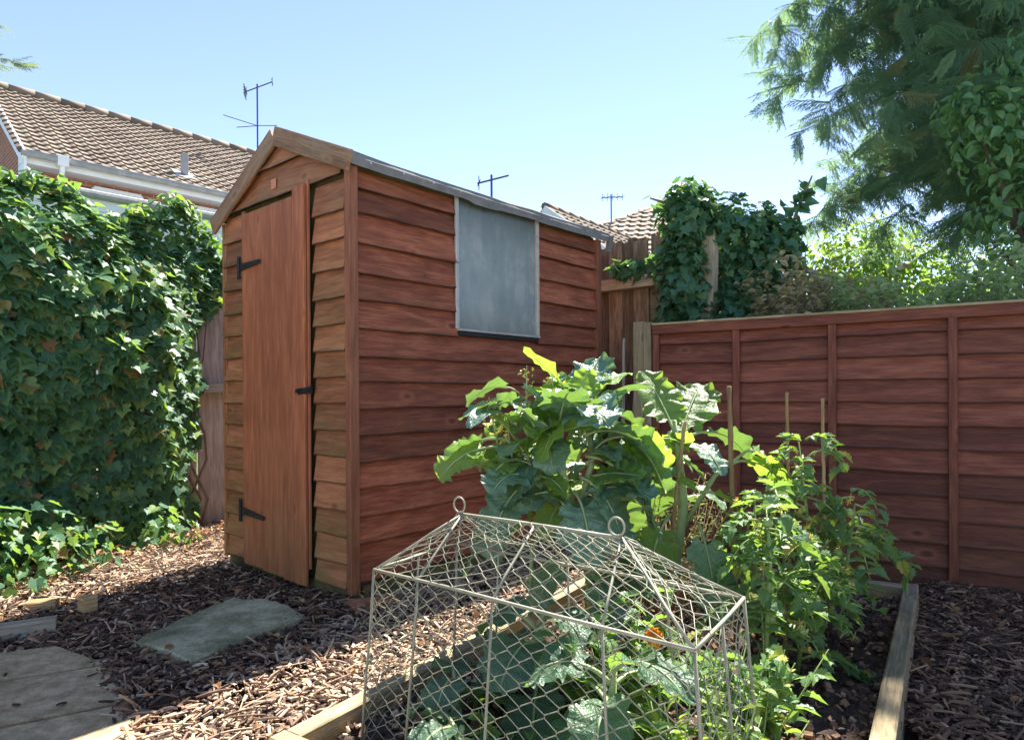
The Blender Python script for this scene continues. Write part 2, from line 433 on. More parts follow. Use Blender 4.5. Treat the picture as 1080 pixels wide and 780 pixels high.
M['broad'] = leaf('broad_leaf', [(0, (.06, .16, .085)), (.5, (.10, .22, .105)), (1, (.15, .28, .11))], (.36, .6, .1), .38, .35, spec=.5)
M['conifer'] = leaf('conifer_needles', [(0, (.06, .14, .10)), (.55, (.11, .22, .15)), (.9, (.19, .32, .17)), (1, (.30, .22, .11))], (.36, .55, .24), .36, .6, spec=.25)
M['sprig'] = leaf('sprig_needles', [(0, (.10, .16, .035)), (.6, (.16, .23, .05)), (1, (.24, .3, .08))], (.4, .5, .1), .3, .6)
M['yellow'] = leaf('yellow_petal', [(0, (.62, .52, .08)), (1, (.75, .66, .25))], (.8, .65, .1), .35, .6)
M['orange_petal'] = leaf('orange_petal', [(0, (.75, .30, .02)), (1, (.85, .42, .03))], (.9, .4, .03), .35, .6)

# ------------------------------------------------------------ leaf templates: x across, y to the tip, z up
def fan(outline, mid=(0, .45), fold=.12, curl=.15):
    V = [(0, mid[1], 0)] + [(x, y, abs(x) * fold * 1.6 - curl * max(0, y - .5) ** 2 * 1.5) for x, y in outline]
    n = len(outline)
    F = np.array([(0, i + 1, (i + 1) % n + 1) for i in range(n)])
    return (np.array(V, float), [F], np.array([(v[1], v[0], 0) for v in V], float))
IVY = fan([(0, 0), (.16, -.09), (.40, -.06), (.50, .16), (.36, .32), (.55, .52), (.30, .58), (.14, .76), (0, 1.0), (-.14, .76), (-.30, .58), (-.55, .52), (-.36, .32), (-.50, .16), (-.40, -.06), (-.16, -.09)], (0, .3))
IVY2 = fan([(0, 0), (.2, -.1), (.42, .04), (.40, .3), (.24, .58), (0, 1), (-.24, .58), (-.40, .3), (-.42, .04), (-.2, -.1)], (0, .3), .2, .3)
OVAL = fan([(0, 0), (.16, .12), (.27, .36), (.24, .62), (.11, .86), (0, 1), (-.11, .86), (-.24, .62), (-.27, .36), (-.16, .12)], (0, .45), .25, .4)
NARROW = fan([(0, 0), (.10, .2), (.13, .5), (.07, .82), (0, 1), (-.07, .82), (-.13, .5), (-.10, .2)], (0, .45), .25, .5)
TOOTH = fan([(0, 0), (.13, .05), (.22, .10), (.20, .2), (.33, .27), (.25, .38), (.33, .5), (.20, .58), (.22, .70), (.10, .78), (0, 1), (-.10, .78), (-.22, .70), (-.20, .58), (-.33, .5), (-.25, .38), (-.33, .27), (-.20, .2), (-.22, .10), (-.13, .05)], (0, .42), .3, .5)

def frames(normal, tip):
    """leaf axes from normals and tip directions"""
    Z = normal / (np.linalg.norm(normal, axis=1)[:, None] + 1e-9)
    Y = tip - Z * (tip * Z).sum(1)[:, None]; Y /= np.linalg.norm(Y, axis=1)[:, None] + 1e-9
    return np.cross(Y, Z), Y, Z

def rvec(n): return RS.normal(size=(n, 3))

def leaves(mb, tpl, pos, outward, size, up=.35, jit=.55, droop=1.0, smin=.6, smax=1.25):
    n = len(pos)
    N = outward + A(0, 0, up) + rvec(n) * jit
    T = A(0, 0, -droop) + rvec(n) * .6 + outward * .35
    X, Y, Z = frames(N, T)
    mb.scatter(tpl, pos, X, Y, Z, size * RS.uniform(smin, smax, n))

def blob(mb, tpl, c, rad, n, size, fill=.55, **kw):
    """leaves in the outer part of an uneven ellipsoid"""
    d = rvec(n); d /= np.linalg.norm(d, axis=1)[:, None]
    ph = RS.rand(6) * 6
    bump = 1 + .16 * np.sin(d[:, 0] * 5 + ph[0]) * np.sin(d[:, 2] * 6 + ph[1]) + .13 * np.sin(d[:, 1] * 8 + ph[2]) * np.sin(d[:, 2] * 9 + ph[3])
    rr = (1 - fill * RS.rand(n) ** 1.6) * bump
    leaves(mb, tpl, np.asarray(c) + d * rr[:, None] * np.asarray(rad), d, size, **kw)

def vnoise(x, seed=0):
    return (np.sin(x * 1.7 + seed) + np.sin(x * 3.9 + seed * 2.3) * .6 + np.sin(x * 8.3 + seed * 1.1) * .35) / 1.95

# ------------------------------------------------------------ setting: ground
g = MB()
N = 60
xs = np.r_[-800, -60, np.linspace(-8, 8, N), 60, 800]; ys = np.r_[-800, -60, np.linspace(-3, 13, N), 60, 800]
XX, YY = np.meshgrid(xs, ys, indexing='ij')
ZZ = np.where((np.abs(XX) < 3) & (YY > 0) & (YY < 6), .006 * np.sin(XX * 9) * np.sin(YY * 7), -.03) - .012
n0, n1 = XX.shape
I, J = np.meshgrid(np.arange(n0 - 1), np.arange(n1 - 1), indexing='ij')
q = np.stack([I * n1 + J, (I + 1) * n1 + J, (I + 1) * n1 + J + 1, I * n1 + J + 1], -1).reshape(-1, 4)
g.add(np.stack([XX, YY, ZZ], -1).reshape(-1, 3), q)
o = g.build('ground', M['ground'], smooth=True); o['kind'] = 'structure'

# unseen pale slabs added behind the camera to bounce sunlight onto shed and fence
pt = MB()
for i in range(16):
    for j in range(14):
        x0, y0 = -5.2 + i * .62, .62 - (j + 1) * .62
        pt.add([(x0, y0, .004), (x0 + .61, y0, .004), (x0 + .61, y0 + .61, .004), (x0, y0 + .61, .004)], np.array([(0, 1, 2, 3)]), [(0, 0, RS.rand())] * 4)
M['bounce_terrace'] = m_stone('bounce_slab', (.34, .30, .24), (.44, .40, .32), (.54, .49, .40), 4, .05, .3)
o = pt.build('bounce_terrace', M['bounce_terrace']); o['kind'] = 'structure'

# ------------------------------------------------------------ garden shed
C0 = A(-.660, 2.757, 0)
U = A(.652, .758, 0); Vv = A(-.758, .652, 0); NF = -U; NS = -Vv      # NF: out of the door front, NS: out of the window side
def S(u, v, z): return C0 + U * u + Vv * v + A(0, 0, z)
LEN, WID = 1.80, 1.04
shed = thing('garden_shed', 'small red-brown timber shed with plank door, side window and grey felt roof', 'shed', S(.9, .5, 0))

def weatherboard(mb, p0, d, n, L, z0, z1, segs=14, t_bot=.030, t_top=.003, waney=.0032, cut=None, lap=.018):
    """one overlapping board: bottom edge proud and uneven, top tucked behind the next"""
    r = RS.rand(); sd = RS.rand() * 50
    V = []; G = []
    for k in range(segs + 1):
        x = L * k / segs
        wz = waney * vnoise(np.array(x * 2.6), sd) + (.003 * (RS.rand() - .5))
        wn_ = .003 * vnoise(np.array(x * 3.1), sd + 9)
        zb, zt = z0 + wz - lap, z1
        if cut is not None:
            zt = min(zt, cut(x)); zb = min(zb, zt - .004)
        p = p0 + d * x
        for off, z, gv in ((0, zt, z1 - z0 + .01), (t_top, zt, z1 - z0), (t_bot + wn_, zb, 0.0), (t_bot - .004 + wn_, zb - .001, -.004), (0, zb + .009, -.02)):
            V.append((p[0] + n[0] * off, p[1] + n[1] * off, z)); G.append((x, gv, r))
    m = 5; F = []
    for k in range(segs):
        for i in range(m - 1):
            a = k * m + i; F.append((a, a + 1, a + m + 1, a + m))
    F.append(tuple(range(m))[:4]); F.append(tuple(segs * m + i for i in range(4)))
    mb.add(V, np.array(F), G)

side_z = [.105, .262, .372, .486, .598, .708, .818, .926, 1.032, 1.146, 1.264, 1.376, 1.498, 1.625, 1.722, 1.84]
mb = MB()
WU0, WU1, WZ0 = .600, 1.196, 1.180
for i in range(len(side_z) - 1):
    z0, z1 = side_z[i] + .012, side_z[i + 1] + .012
    z1 = min(z1, 1.80)
    if z0 >= WZ0 - .03:
        weatherboard(mb, S(.012, 0, 0), U, NS, WU0 - .012, z0, z1)
        weatherboard(mb, S(WU1, 0, 0), U, NS, LEN - .03 - WU1, z0, z1)
    else:
        weatherboard(mb, S(.012, 0, 0), U, NS, LEN - .042, z0, z1, 30)
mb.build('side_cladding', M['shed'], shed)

# roof line: right eave, apex, left eave (heights of the underside of the felt)
EV0, EV1, AP = (-.045, 1.842), (1.075, 1.765), (.50, 2.074)
def roof_z(v):
    if v < AP[0]: return EV0[1] + (AP[1] - EV0[1]) * (v - EV0[0]) / (AP[0] - EV0[0])
    return AP[1] + (EV1[1] - AP[1]) * (v - AP[0]) / (EV1[0] - AP[0])

front_z = [.10, .20, .31, .42, .53, .64, .75, .86, .97, 1.08, 1.19, 1.30, 1.42, 1.545, 1.66, 1.775, 1.92, 2.1]
D0, D1 = .252, .815         # door opening along the front
mb = MB()
for i in range(len(front_z) - 1):
    z0, z1 = front_z[i], front_z[i + 1]
    zz0, zz1 = z0 - .01, z1 - .01
    if z0 < 1.76:
        weatherboard(mb, S(0, .012, zz0) * A(1, 1, 0), Vv, NF, D0 - .012 - .012, zz0, zz1, 6, t_bot=.023, cut=lambda x: roof_z(.012 + x) - .03)
        weatherboard(mb, S(0, D1 + .03, zz0) * A(1, 1, 0), Vv, NF, WID - D1 - .03, zz0, zz1, 6, t_bot=.023, cut=lambda x: roof_z(D1 + .03 + x) - .03)
    else:
        weatherboard(mb, S(0, .03, 0), Vv, NF, WID - .05, zz0 + .03, zz1 + .03, 24, cut=lambda x: roof_z(.03 + x) - .03)
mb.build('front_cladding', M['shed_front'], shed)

mb = MB()      # inner walls so the shed is closed all round
def wallpoly(pts):
    n = len(pts); c = np.mean(pts, axis=0)
    mb.add([c] + list(pts), np.array([(0, 1 + i, 1 + (i + 1) % n) for i in range(n)]), [(0, 0, .3)] * (n + 1))
wallpoly([S(.022, .02, .06), S(.022, WID - .02, .06), S(.022, WID - .02, roof_z(WID) - .02), S(.022, AP[0], AP[1] - .02), S(.022, .02, roof_z(.02) - .02)])
wallpoly([S(LEN - .01, .02, .06), S(LEN - .01, WID - .02, .06), S(LEN - .01, WID - .02, roof_z(WID) - .02), S(LEN - .01, AP[0], AP[1] - .02), S(LEN - .01, .02, roof_z(.02) - .02)])
wallpoly([S(.022, .004, .06), S(LEN - .01, .004, .06), S(LEN - .01, .004, 1.82), S(.022, .004, 1.82)])
wallpoly([S(.022, WID - .01, .06), S(LEN - .01, WID - .01, .06), S(LEN - .01, WID - .01, 1.77), S(.022, WID - .01, 1.77)])
mb.build('inner_wall', M['bearer'], shed)
mb = MB()
for i in range(15):
    z0 = .09 + i * .112
    weatherboard(mb, S(0, WID, 0), U, Vv, LEN, z0, z0 + .112)
    weatherboard(mb, S(LEN, 0, 0), Vv, U, WID, z0, z0 + .112)
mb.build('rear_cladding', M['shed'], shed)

mb = MB(); mb.beam(S(-.008, -.020, .062), S(-.008, -.020, 1.80), .036, .046, up=U, segs=6, wob=.0012); mb.build('corner_trim', M['trim'], shed)
mb = MB(); mb.beam(S(LEN - .01, -.018, .06), S(LEN - .01, -.018, 1.80), .045, .04, up=U); mb.build('corner_trim', M['trim'], shed)
mb = MB(); mb.beam(S(-.002, WID + .002, .06), S(-.002, WID + .002, 1.74), .035, .035, up=U); mb.build('corner_trim', M['shed_front'], shed)
mb = MB(); mb.beam(S(-.012, D1 + .016, .07), S(-.012, D1 + .016, 1.765), .028, .03, up=U); mb.build('door_jamb', M['trim'], shed)
mb = MB()
mb.beam(S(.05, .02, .035), S(LEN, .02, .035), .06, .09, segs=4, wob=.003)
mb.beam(S(.05, .5, .035), S(LEN, .5, .035), .06, .09); mb.beam(S(.05, WID - .04, .035), S(LEN, WID - .04, .035), .06, .09)
mb.build('floor_bearer', M['bearer'], shed)
mb = MB(); mb.beam(S(.018, .0, .028), S(.018, WID - .02, .028), .05, .085, segs=4, wob=.003); mb.build('floor_edge', M['bearer'], shed)

# door of tongue-and-groove planks, hung slightly out of true
mb = MB()
nb = 6; bw = (D1 - D0 - .006) / nb
for k in range(nb):
    v0 = D0 + .003 + bw * k
    out = -.034 - (nb - 1 - k) * .0025
    zb = .052 + .002 * k + RS.uniform(-.003, .003)
    zt = 1.742 if k else 1.745
    if k == 0: zt = 1.775
    mb.beam(S(out, v0 + bw / 2, zb), S(out, v0 + bw / 2 + .002, zt), bw - .0035, .017, up=U, ch=.0035, segs=5, wob=.0004)
door = mb.build('door', M['door'], shed)
mb = MB(); mb.beam(S(-.03, D0 + .018, .12), S(-.03, D0 + .016, 1.80), .033, .014, up=U)
mb.build('door_edge_strip', M['trim'], door)
for hz, hl, dz in ((1.488, .20, .012), (.315, .22, -.035)):
    mb = MB()
    mb.beam(S(-.048, D1 + .016, hz - .055), S(-.048, D1 + .016, hz + .055), .026, .008, up=U, ch=.002)
    w0, w1 = .034, .016
    a = S(-.0475, D1, hz); b = S(-.056, D1 - hl, hz + dz * .4)
    for s_ in (0,):
        V = [a + A(0, 0, w0 / 2), a - A(0, 0, w0 / 2), b - A(0, 0, w1 / 2), b + A(0, 0, w1 / 2)]
        W = [p + NF * .006 for p in V]
        mb.add(V + W, np.array([(4, 5, 6, 7), (0, 1, 5, 4), (1, 2, 6, 5), (2, 3, 7, 6), (3, 0, 4, 7)]))
    mb.tube([S(-.056, D1 + .004, hz - .045), S(-.056, D1 + .004, hz + .045)], .006, 8)
    for q_ in (.06, .13):
        mb.tube([a + (b - a) * (q_ / hl) + NF * .005, a + (b - a) * (q_ / hl) + NF * .009], .005, 8)
    mb.build('hinge', M['black'], door, smooth=False)
mb = MB()
mb.beam(S(-.052, D0 + .055, .885), S(-.046, D0 - .035, .892), .012, .03, up=(0, 0, 1), ch=.003)
mb.tube([S(-.062, D0 - .03, .89), S(-.062, D0 + .06, .884)], .005, 8)
mb.tube([S(-.05, D0 + .02, .888), S(-.085, D0 + .02, .888)], [.006, .009], 8)
mb.build('latch', M['black'], door)

# window on the side
win = MB()
win.beam(S(WU0 - .010, -.024, WZ0), S(WU0 - .010, -.024, 1.812), .014, .022, up=U)
wf = win.build('window', M['alu'], shed)
mb = MB(); mb.beam(S(WU1 + .006, -.022, WZ0 - .008), S(WU1 + .006, -.022, 1.805), .020, .022, up=U); mb.build('side_bead', M['bead'], wf)
mb = MB(); mb.beam(S(WU0 - .012, -.029, WZ0 - .004), S(WU1 + .012, -.029, WZ0 - .004), .020, .012)
mb.build('sill_bead', M['alu'], wf)
mb = MB(); mb.beam(S(WU0 - .01, -.022, WZ0 - .022), S(WU1 + .01, -.022, WZ0 - .022), .018, .020); mb.build('sill', M['black'], wf)
mb = MB()
a, b = S(WU0 - .002, -.017, WZ0), S(WU1, -.017, WZ0)
hgt = A(0, 0, 1.815 - WZ0); q_ = NS * .004
mb.add([a, b, b + hgt, a + hgt, a - q_, b - q_, b + hgt - q_, a + hgt - q_], np.array([(0, 1, 2, 3), (5, 4, 7, 6), (3, 2, 6, 7)]),
       [(0, 0, .5), (.62, 0, .5), (.62, .64, .5), (0, .64, .5)] * 2)
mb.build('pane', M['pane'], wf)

# roof: boarded slopes, felt, flaps over the eaves, barge boards
UF, UB = -.040, LEN + .10
mb = MB()
def slope(v0, z0, v1, z1, off, th, segs=10, sag=.006, ua=UF + .02, ub=UB - .01):
    d = nrm(A(0, v1 - v0, z1 - z0)); nn = A(0, -d[2], d[1]) * (1 if v1 > v0 else -1)
    V = []; G = []
    for k in range(segs + 1):
        t = k / segs; u = ua + (ub - ua) * t
        sg = -sag * math.sin(math.pi * t) + .002 * RS.randn()
        for (v, z) in ((v0, z0), (v1, z1)):
            for e in (off, off + th):
                V.append(S(u, v + nn[1] * e, z + nn[2] * e + sg)); G.append((u, v, .4))
    F = []
    for k in range(segs):
        b = k * 4
        for i, j in ((0, 1), (1, 3), (3, 2), (2, 0)): F.append((b + i, b + j, b + 4 + j, b + 4 + i))
    F += [(0, 1, 3, 2), (segs * 4, segs * 4 + 2, segs * 4 + 3, segs * 4 + 1)]
    mb.add(V, np.array(F), G)
slope(EV0[0] + .012, EV0[1], AP[0], AP[1], -.014, .012)
slope(EV1[0] - .012, EV1[1], AP[0], AP[1], -.014, .012)
roof = mb.build('roof', M['bearer'], shed)
mb = MB()
slope(EV0[0] - .006, EV0[1] - .002, AP[0] + .01, AP[1] + .004, .002, .007)
slope(EV1[0] + .006, EV1[1] - .002, AP[0] - .01, AP[1] + .004, .002, .007)
mb.build('felt', M['felt'], roof)
mb = MB()      # the felt folded down over the near eave, wavy lower edge
segs = 40; V = []; G = []
for k in range(segs + 1):
    t = k / segs; u = UF - .004 + (UB - UF + .004) * t
    sg = -.006 * math.sin(math.pi * t)
    lo = -.044 + .003 * vnoise(np.array(u * 6), 3.1) - (.008 if abs(t - .42) < .05 else 0)
    wv = .0025 * vnoise(np.array(u * 9), 1.2)
    for vo, zo in ((EV0[0] + .012, .014), (EV0[0] - .008, .004), (EV0[0] - .014 + wv * .5, -.012), (EV0[0] - .012 + wv, lo), (EV0[0] - .008 + wv, lo), (EV0[0] - .004, .002)):
        V.append(S(u, vo, EV0[1] + zo + sg)); G.append((u, zo, .5))
F = []
for k in range(segs):
    for i in range(5): F.append((k * 6 + i, k * 6 + i + 1, k * 6 + 7 + i, k * 6 + 6 + i))
mb.add(V, np.array(F), G); mb.build('felt_flap', M['felt_edge'], roof)
for u in np.linspace(.06, LEN, 11):
    mb = MB(); mb.tube([S(u, EV0[0] - .010, EV0[1] - .022), S(u, EV0[0] - .019, EV0[1] - .022)], .005, 7)
    mb.build('clout_nail', M['nail'], roof)
mb = MB()
mb.beam(S(UB - .012, EV0[0] - .014, EV0[1] - .005), S(UB - .012, EV0[0] + .004, EV0[1] - .10), .03, .035, up=U)
mb.build('eave_end_flap', M['felt_edge'], roof)
for e, sgn in ((EV0, -1), (EV1, 1)):
    mb = MB()
    a = S(UF - .008, e[0] + sgn * .022, e[1] - .030 - .008); b = S(UF - .008, AP[0] + sgn * .003, AP[1] - .030)
    mb.beam(a, b, .016, .085, up=(0, 0, 1), ch=.003, segs=4, wob=.0008)
    mb.build('barge_board', M['barge'], roof)
mb = MB(); mb.beam(S(UF - .002, AP[0] + .03, AP[1] - .32), S(UF - .002, AP[0] + .03, AP[1] - .318), .001, .001)
a = S(-.026, .525, 1.842); mb = MB(); mb.beam(a, a + Vv * .04, .0015, .045); mb.build('sticker', M['orange'], shed)
for u, z in ((1.60, 1.30), (1.40, .952)):
    a = S(u, -.019, z); mb = MB(); mb.beam(a, a + U * .035, .002, .020); mb.build('tag_mark', M['orange'], shed)

# brick packing under the shed corner
mb = MB(); mb.box(S(.02, -.10, .022), .20, .09, .05, .55, .006, .5); o = mb.build('packing_brick', plain('loose_brick', (.36, .15, .07), .9, 0, .3, 30, .5), origin=S(.02, -.10, 0))
tag(o, 'worn orange brick lying under the front corner of the shed', 'brick')

# ------------------------------------------------------------ right fence panel and posts
FO = A(1.927, 2.941, 0); FD = A(.829, -.56, 0); FN = A(-.56, -.829, 0)      # FD runs to the right, FN towards the garden
def Fp(s, z, n=0): return FO + FD * s + FN * n + A(0, 0, z)
panel = thing('garden_fence', 'low red-brown overlap fence panel with vertical battens along the raised bed', 'fence', Fp(-.48, 0))
mb = MB(); zs = [.0]
z = -.01; i = 0
while z < 1.17:
    weatherboard(mb, Fp(-1.36, 0), FD, FN, 1.86, z + .018, min(z + .125, 1.19), 30, .027, .002, .004)
    z += .1035
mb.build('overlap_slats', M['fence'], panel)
for s_ in (-1.355, -.925, -.478, .0, .44):
    mb = MB(); mb.beam(Fp(s_, .0, .028), Fp(s_ + .003, 1.185, .028), .036, .022, up=FN, segs=5, wob=.001); mb.build('batten', M['fence'], panel)
mb = MB(); mb.beam(Fp(-1.37, 1.213, .012), Fp(.50, 1.208, .012), .056, .05, segs=6, wob=.001); mb.build('top_rail', M['fence'], panel)
mb = MB(); mb.beam(Fp(-1.37, 1.243, .012), Fp(.50, 1.238, .012), .075, .012, segs=6, wob=.001); mb.build('capping', M['sleeper'], panel)
mb = MB(); mb.beam(Fp(-1.36, .6, -.012), Fp(.50, .6, -.012), .03, .04); mb.build('back_rail', M['fence'], panel)
mb = MB(); mb.beam(Fp(-1.452, -.1, .0), Fp(-1.452, 1.262, .0), .058, .09, up=FN, segs=5, wob=.001)
mb.beam(Fp(-1.400, -.1, .004), Fp(-1.400, 1.256, .004), .042, .085, up=FN, segs=5, wob=.001)
fp = mb.build('fence_post', M['post'], origin=Fp(-1.43, 0)); tag(fp, 'pale square timber post at the left end of the low red-brown panel', 'post')
# next panel continuing to the right out of the picture
panel2 = thing('garden_fence', 'red-brown overlap fence panel beyond the right end of the first one', 'fence', Fp(1.5, 0))
mb = MB(); z = -.01
while z < 1.17:
    weatherboard(mb, Fp(.62, 0), FD, FN, 1.8, z + .018, min(z + .125, 1.19), 14, .016, .004, .006); z += .1035
mb.build('overlap_slats', M['fence'], panel2)
mb = MB(); mb.beam(Fp(.61, 1.213, .012), Fp(2.45, 1.208, .012), .056, .05); mb.build('top_rail', M['fence'], panel2)
for s_ in (.64, 1.1, 1.55, 2.0, 2.4):
    mb = MB(); mb.beam(Fp(s_, 0, .028), Fp(s_, 1.185, .028), .036, .022, up=FN); mb.build('batten', M['fence'], panel2)
mb = MB(); mb.beam(Fp(.555, -.1), Fp(.555, 1.262), .09, .09, up=FN); o = mb.build('fence_post', M['post'], origin=Fp(.555, 0)); tag(o, 'pale square timber post between the two low red-brown panels', 'post')

# ------------------------------------------------------------ rear tall fence (behind shed and low panel)
RO = A(.71, 4.62, 0); RD = A(.758, -.652, 0); RN = A(-.652, -.758, 0)
def Rp(s, z, n=0): return RO + RD * s + RN * n + A(0, 0, z)
rear = thing('board_fence', 'tall old brown close-board fence with broken uneven tops behind the shed', 'fence', Rp(-.5, 0))
mb = MB(); s_ = -2.7
while s_ < .62:
    w = RS.uniform(.085, .115); top = 1.90 + RS.uniform(-.05, .03)
    if -.05 < s_ < .7: top = 1.90 + .05 * math.sin(s_ * 9) + RS.uniform(-.07, .05)
    lean = RS.uniform(-.012, .012)
    p0, p1 = Rp(s_ + w / 2, -.02, .0 + RS.uniform(-.006, .006)), Rp(s_ + w / 2 + lean, top, RS.uniform(-.008, .008))
    mb.beam(p0, p1, w - .001, .014, up=RN, ch=.003, segs=4, wob=.001)
    # ragged point
    for q_ in (-.3, .02, .3): mb.beam(p1 - A(0, 0, .012) + RD * w * q_, p1 + A(0, 0, RS.uniform(.0, .03)) + RD * w * (q_ + RS.uniform(-.08, .08)), w * .30, .011, up=RN, ch=.004)
    s_ += w + -.002
for k in range(9):      # second skin of boards nailed over the joints behind
    mb.beam(Rp(-.28 + k * .11, -.02, -.018), Rp(-.28 + k * .11, 1.80 + RS.uniform(-.03, .03), -.018), .112, .012, up=RN)
mb.build('boards', M['old_board'], rear)
mb = MB(); mb.beam(Rp(-2.7, 1.60, .05), Rp(.62, 1.60, .05), .085, .075, segs=6, wob=.002); mb.build('rail', M['grey_post'], rear)
mb = MB(); mb.beam(Rp(-2.7, .5, .04), Rp(.62, .5, .04), .06, .075); mb.build('rail', M['old_board'], rear)
mb = MB(); mb.beam(A(1.17, 4.18, 0), A(1.235, 4.16, 1.865), .085, .075, up=RN, segs=8, wob=.002, ch=.006)
o = mb.build('leaning_post', M['grey_post'], origin=(1.17, 4.18, 0)); tag(o, 'bleached leaning timber post rising out of the dark ivy', 'post')
mb = MB(); mb.beam(Rp(.55, 0, .06), Rp(.555, 1.95, .06), .05, .06, up=RN, segs=5, wob=.002)
o = mb.build('thin_post', M['old_left'], origin=Rp(.55, 0)); tag(o, 'thin brown fence post half covered by ivy beside the bleached post', 'post')
# leaning prunings between shed end and post
mb = MB()
for k in range(3):
    p = P0 = A(.70 + .03 * k, 3.95 - .02 * k, 0)
    mb.tube([p, p + A(-.05 + .02 * k, .01, .6), p + A(-.04 + .05 * k, .0, 1.19 - .09 * k)], [.014, .012, .008], 6)
o = mb.build('stick_bundle', M['old_left'], origin=(.7, 3.95, 0)); tag(o, 'bundle of thin sticks leaning beside the pale post at the shed end', 'sticks')

# grey fence stub further back on the right
gf = thing('grey_fence', 'short pale grey board fence with a round post beyond the low panel', 'fence', (2.3, 5.4, 0))
mb = MB()
for k in range(4):
    mb.beam(A(2.24 + .085 * k, 5.42 - .03 * k, 0), A(2.24 + .085 * k, 5.42 - .03 * k, 1.88 - .02 * (k % 2) - .02 * k), .078, .016, up=(0, -1, 0), segs=3, wob=.001)
mb.build('boards', M['grey_post'], gf)
mb = MB(); mb.tube([A(2.42, 5.26, 0), A(2.42, 5.26, 1.74)], .06, 10); mb.build('post', M['bark'], gf)

# ------------------------------------------------------------ left fence and its ivy
LO = A(-2.02, 4.55, 0); LD = A(.50, .866, 0); LN = A(.866, -.50, 0)
def Lp(s, z, n=0): return LO + LD * s + LN * n + A(0, 0, z)
lf = thing('board_fence', 'bleached close-board fence with a rail, mostly buried in ivy left of the shed', 'fence', Lp(-.5, 0))
mb = MB(); s_ = -3.4
while s_ < 1.2:
    w = RS.uniform(.11, .15)
    mb.beam(Lp(s_ + w / 2, -.02, RS.uniform(-.01, .01)), Lp(s_ + w / 2 + RS.uniform(-.015, .015), 1.80 + RS.uniform(-.03, .03), RS.uniform(-.01, .01)), w - .001, .016, up=LN, segs=5, wob=.003)
    s_ += w
mb.build('boards', M['old_left'], lf)
mb = MB(); mb.beam(Lp(-3.4, .92, .05), Lp(1.2, .92, .05), .07, .06, segs=6, wob=.003); mb.build('rail', M['old_left'], lf)
mb = MB(); mb.beam(Lp(-3.4, 1.62, .05), Lp(1.2, 1.62, .05), .07, .06); mb.build('rail', M['old_left'], lf)

ivy = thing('ivy', 'dense wall of green ivy covering the fence left of the shed', 'ivy', Lp(-1, 0))
mb = MB()
def ivy_edge(s_, z):
    """how far the growth reaches to the right at each height"""
    return -.22 + .09 * vnoise(z * 4.0, 2.0) + np.clip(z - 1.25, 0, .6) * .75 - np.clip(.5 - z, 0, .5) * .1
n = 19000
s_ = RS.uniform(-3.1, .55, n); z = RS.uniform(-.02, 2.22, n)
IVX = [-3.2, -1.9, -1.5, -1.29, -1.12, -.94, -.81, -.675, -.56, -.44, -.33, -.22, -.08, .02, .6]
IVZ = [2.0, 1.98, 2.03, 2.04, 2.06, 2.06, 1.90, 1.93, 2.02, 2.02, 2.15, 2.12, 1.98, 1.84, 1.7]
topz = np.interp(s_, IVX, IVZ) - .03 + .02 * vnoise(s_ * 11, 2)
keep = (z < topz) & (s_ < ivy_edge(s_, z))
thin = (s_ > -.45) & (z < 1.2) & (RS.rand(n) < .35)
keep &= ~thin
s_, z, topz = s_[keep], z[keep], topz[keep]
prof = np.interp(z, [0, .5, 1.0, 1.5, 2.0, 2.2], [.22, .22, .30, .30, .06, .0])
dep = prof + .05 * vnoise(s_ * 3.1 + z * 2.2, 1) + .045 * vnoise(z * 4.3 - s_ * 1.7, 4) + .20 * np.clip(-s_ - 1.1, 0, 1.4) * np.clip(.9 - z, .1, 1)
dep *= np.clip((.05 - s_) / .6, .38, 1)
dep = np.maximum(dep, .05) * (1 - .35 * RS.rand(len(s_)) ** 3)
pos = LO + s_[:, None] * LD + dep[:, None] * LN + z[:, None] * A(0, 0, 1)
half = RS.rand(len(pos)) < .72
outw = np.tile(LN, (len(pos), 1)) + np.clip((z - .9) / 1.0, 0, 1)[:, None] * A(0, 0, .55) + ((topz - z < .18) * 1.0)[:, None] * A(0, 0, .6)
leaves(mb, IVY, pos[half], outw[half], .070, up=.5, jit=.40, smin=.45, smax=1.4)
leaves(mb, IVY2, pos[~half], outw[~half], .060, up=.6, jit=.5, smin=.4, smax=1.4)
# loose lifted shoots along the top
for cx in np.arange(-2.6, .1, .085):
    cx += RS.uniform(-.03, .03); zz = float(np.interp(cx, IVX, IVZ)) - .05
    blob(mb, IVY2, Lp(cx, zz, .06), (.07, .11, .055), 26, .058, up=.8, jit=.6)
blob(mb, IVY, Lp(-1.75, .16, .52), (.40, .36, .36), 620, .06, up=.6)
blob(mb, IVY, Lp(-1.25, .10, .36), (.38, .26, .26), 420, .055, up=.6)
blob(mb, IVY, Lp(-.62, .10, .26), (.28, .2, .17), 170, .055, up=.7)
mb.build('foliage', M['ivy'], ivy)
mb = MB()
for k in range(26):
    s0 = RS.uniform(-2.9, -.1); pts = [Lp(s0, 0, .08)]
    for j in range(7):
        s0 += RS.uniform(-.14, .14); pts.append(Lp(s0, .22 * (j + 1) + RS.uniform(-.04, .04), .06 + RS.uniform(0, .07)))
    mb.tube(pts, np.linspace(.010, .003, 8), 5)
mb.build('stem', M['ivy_stem'], ivy, smooth=True)

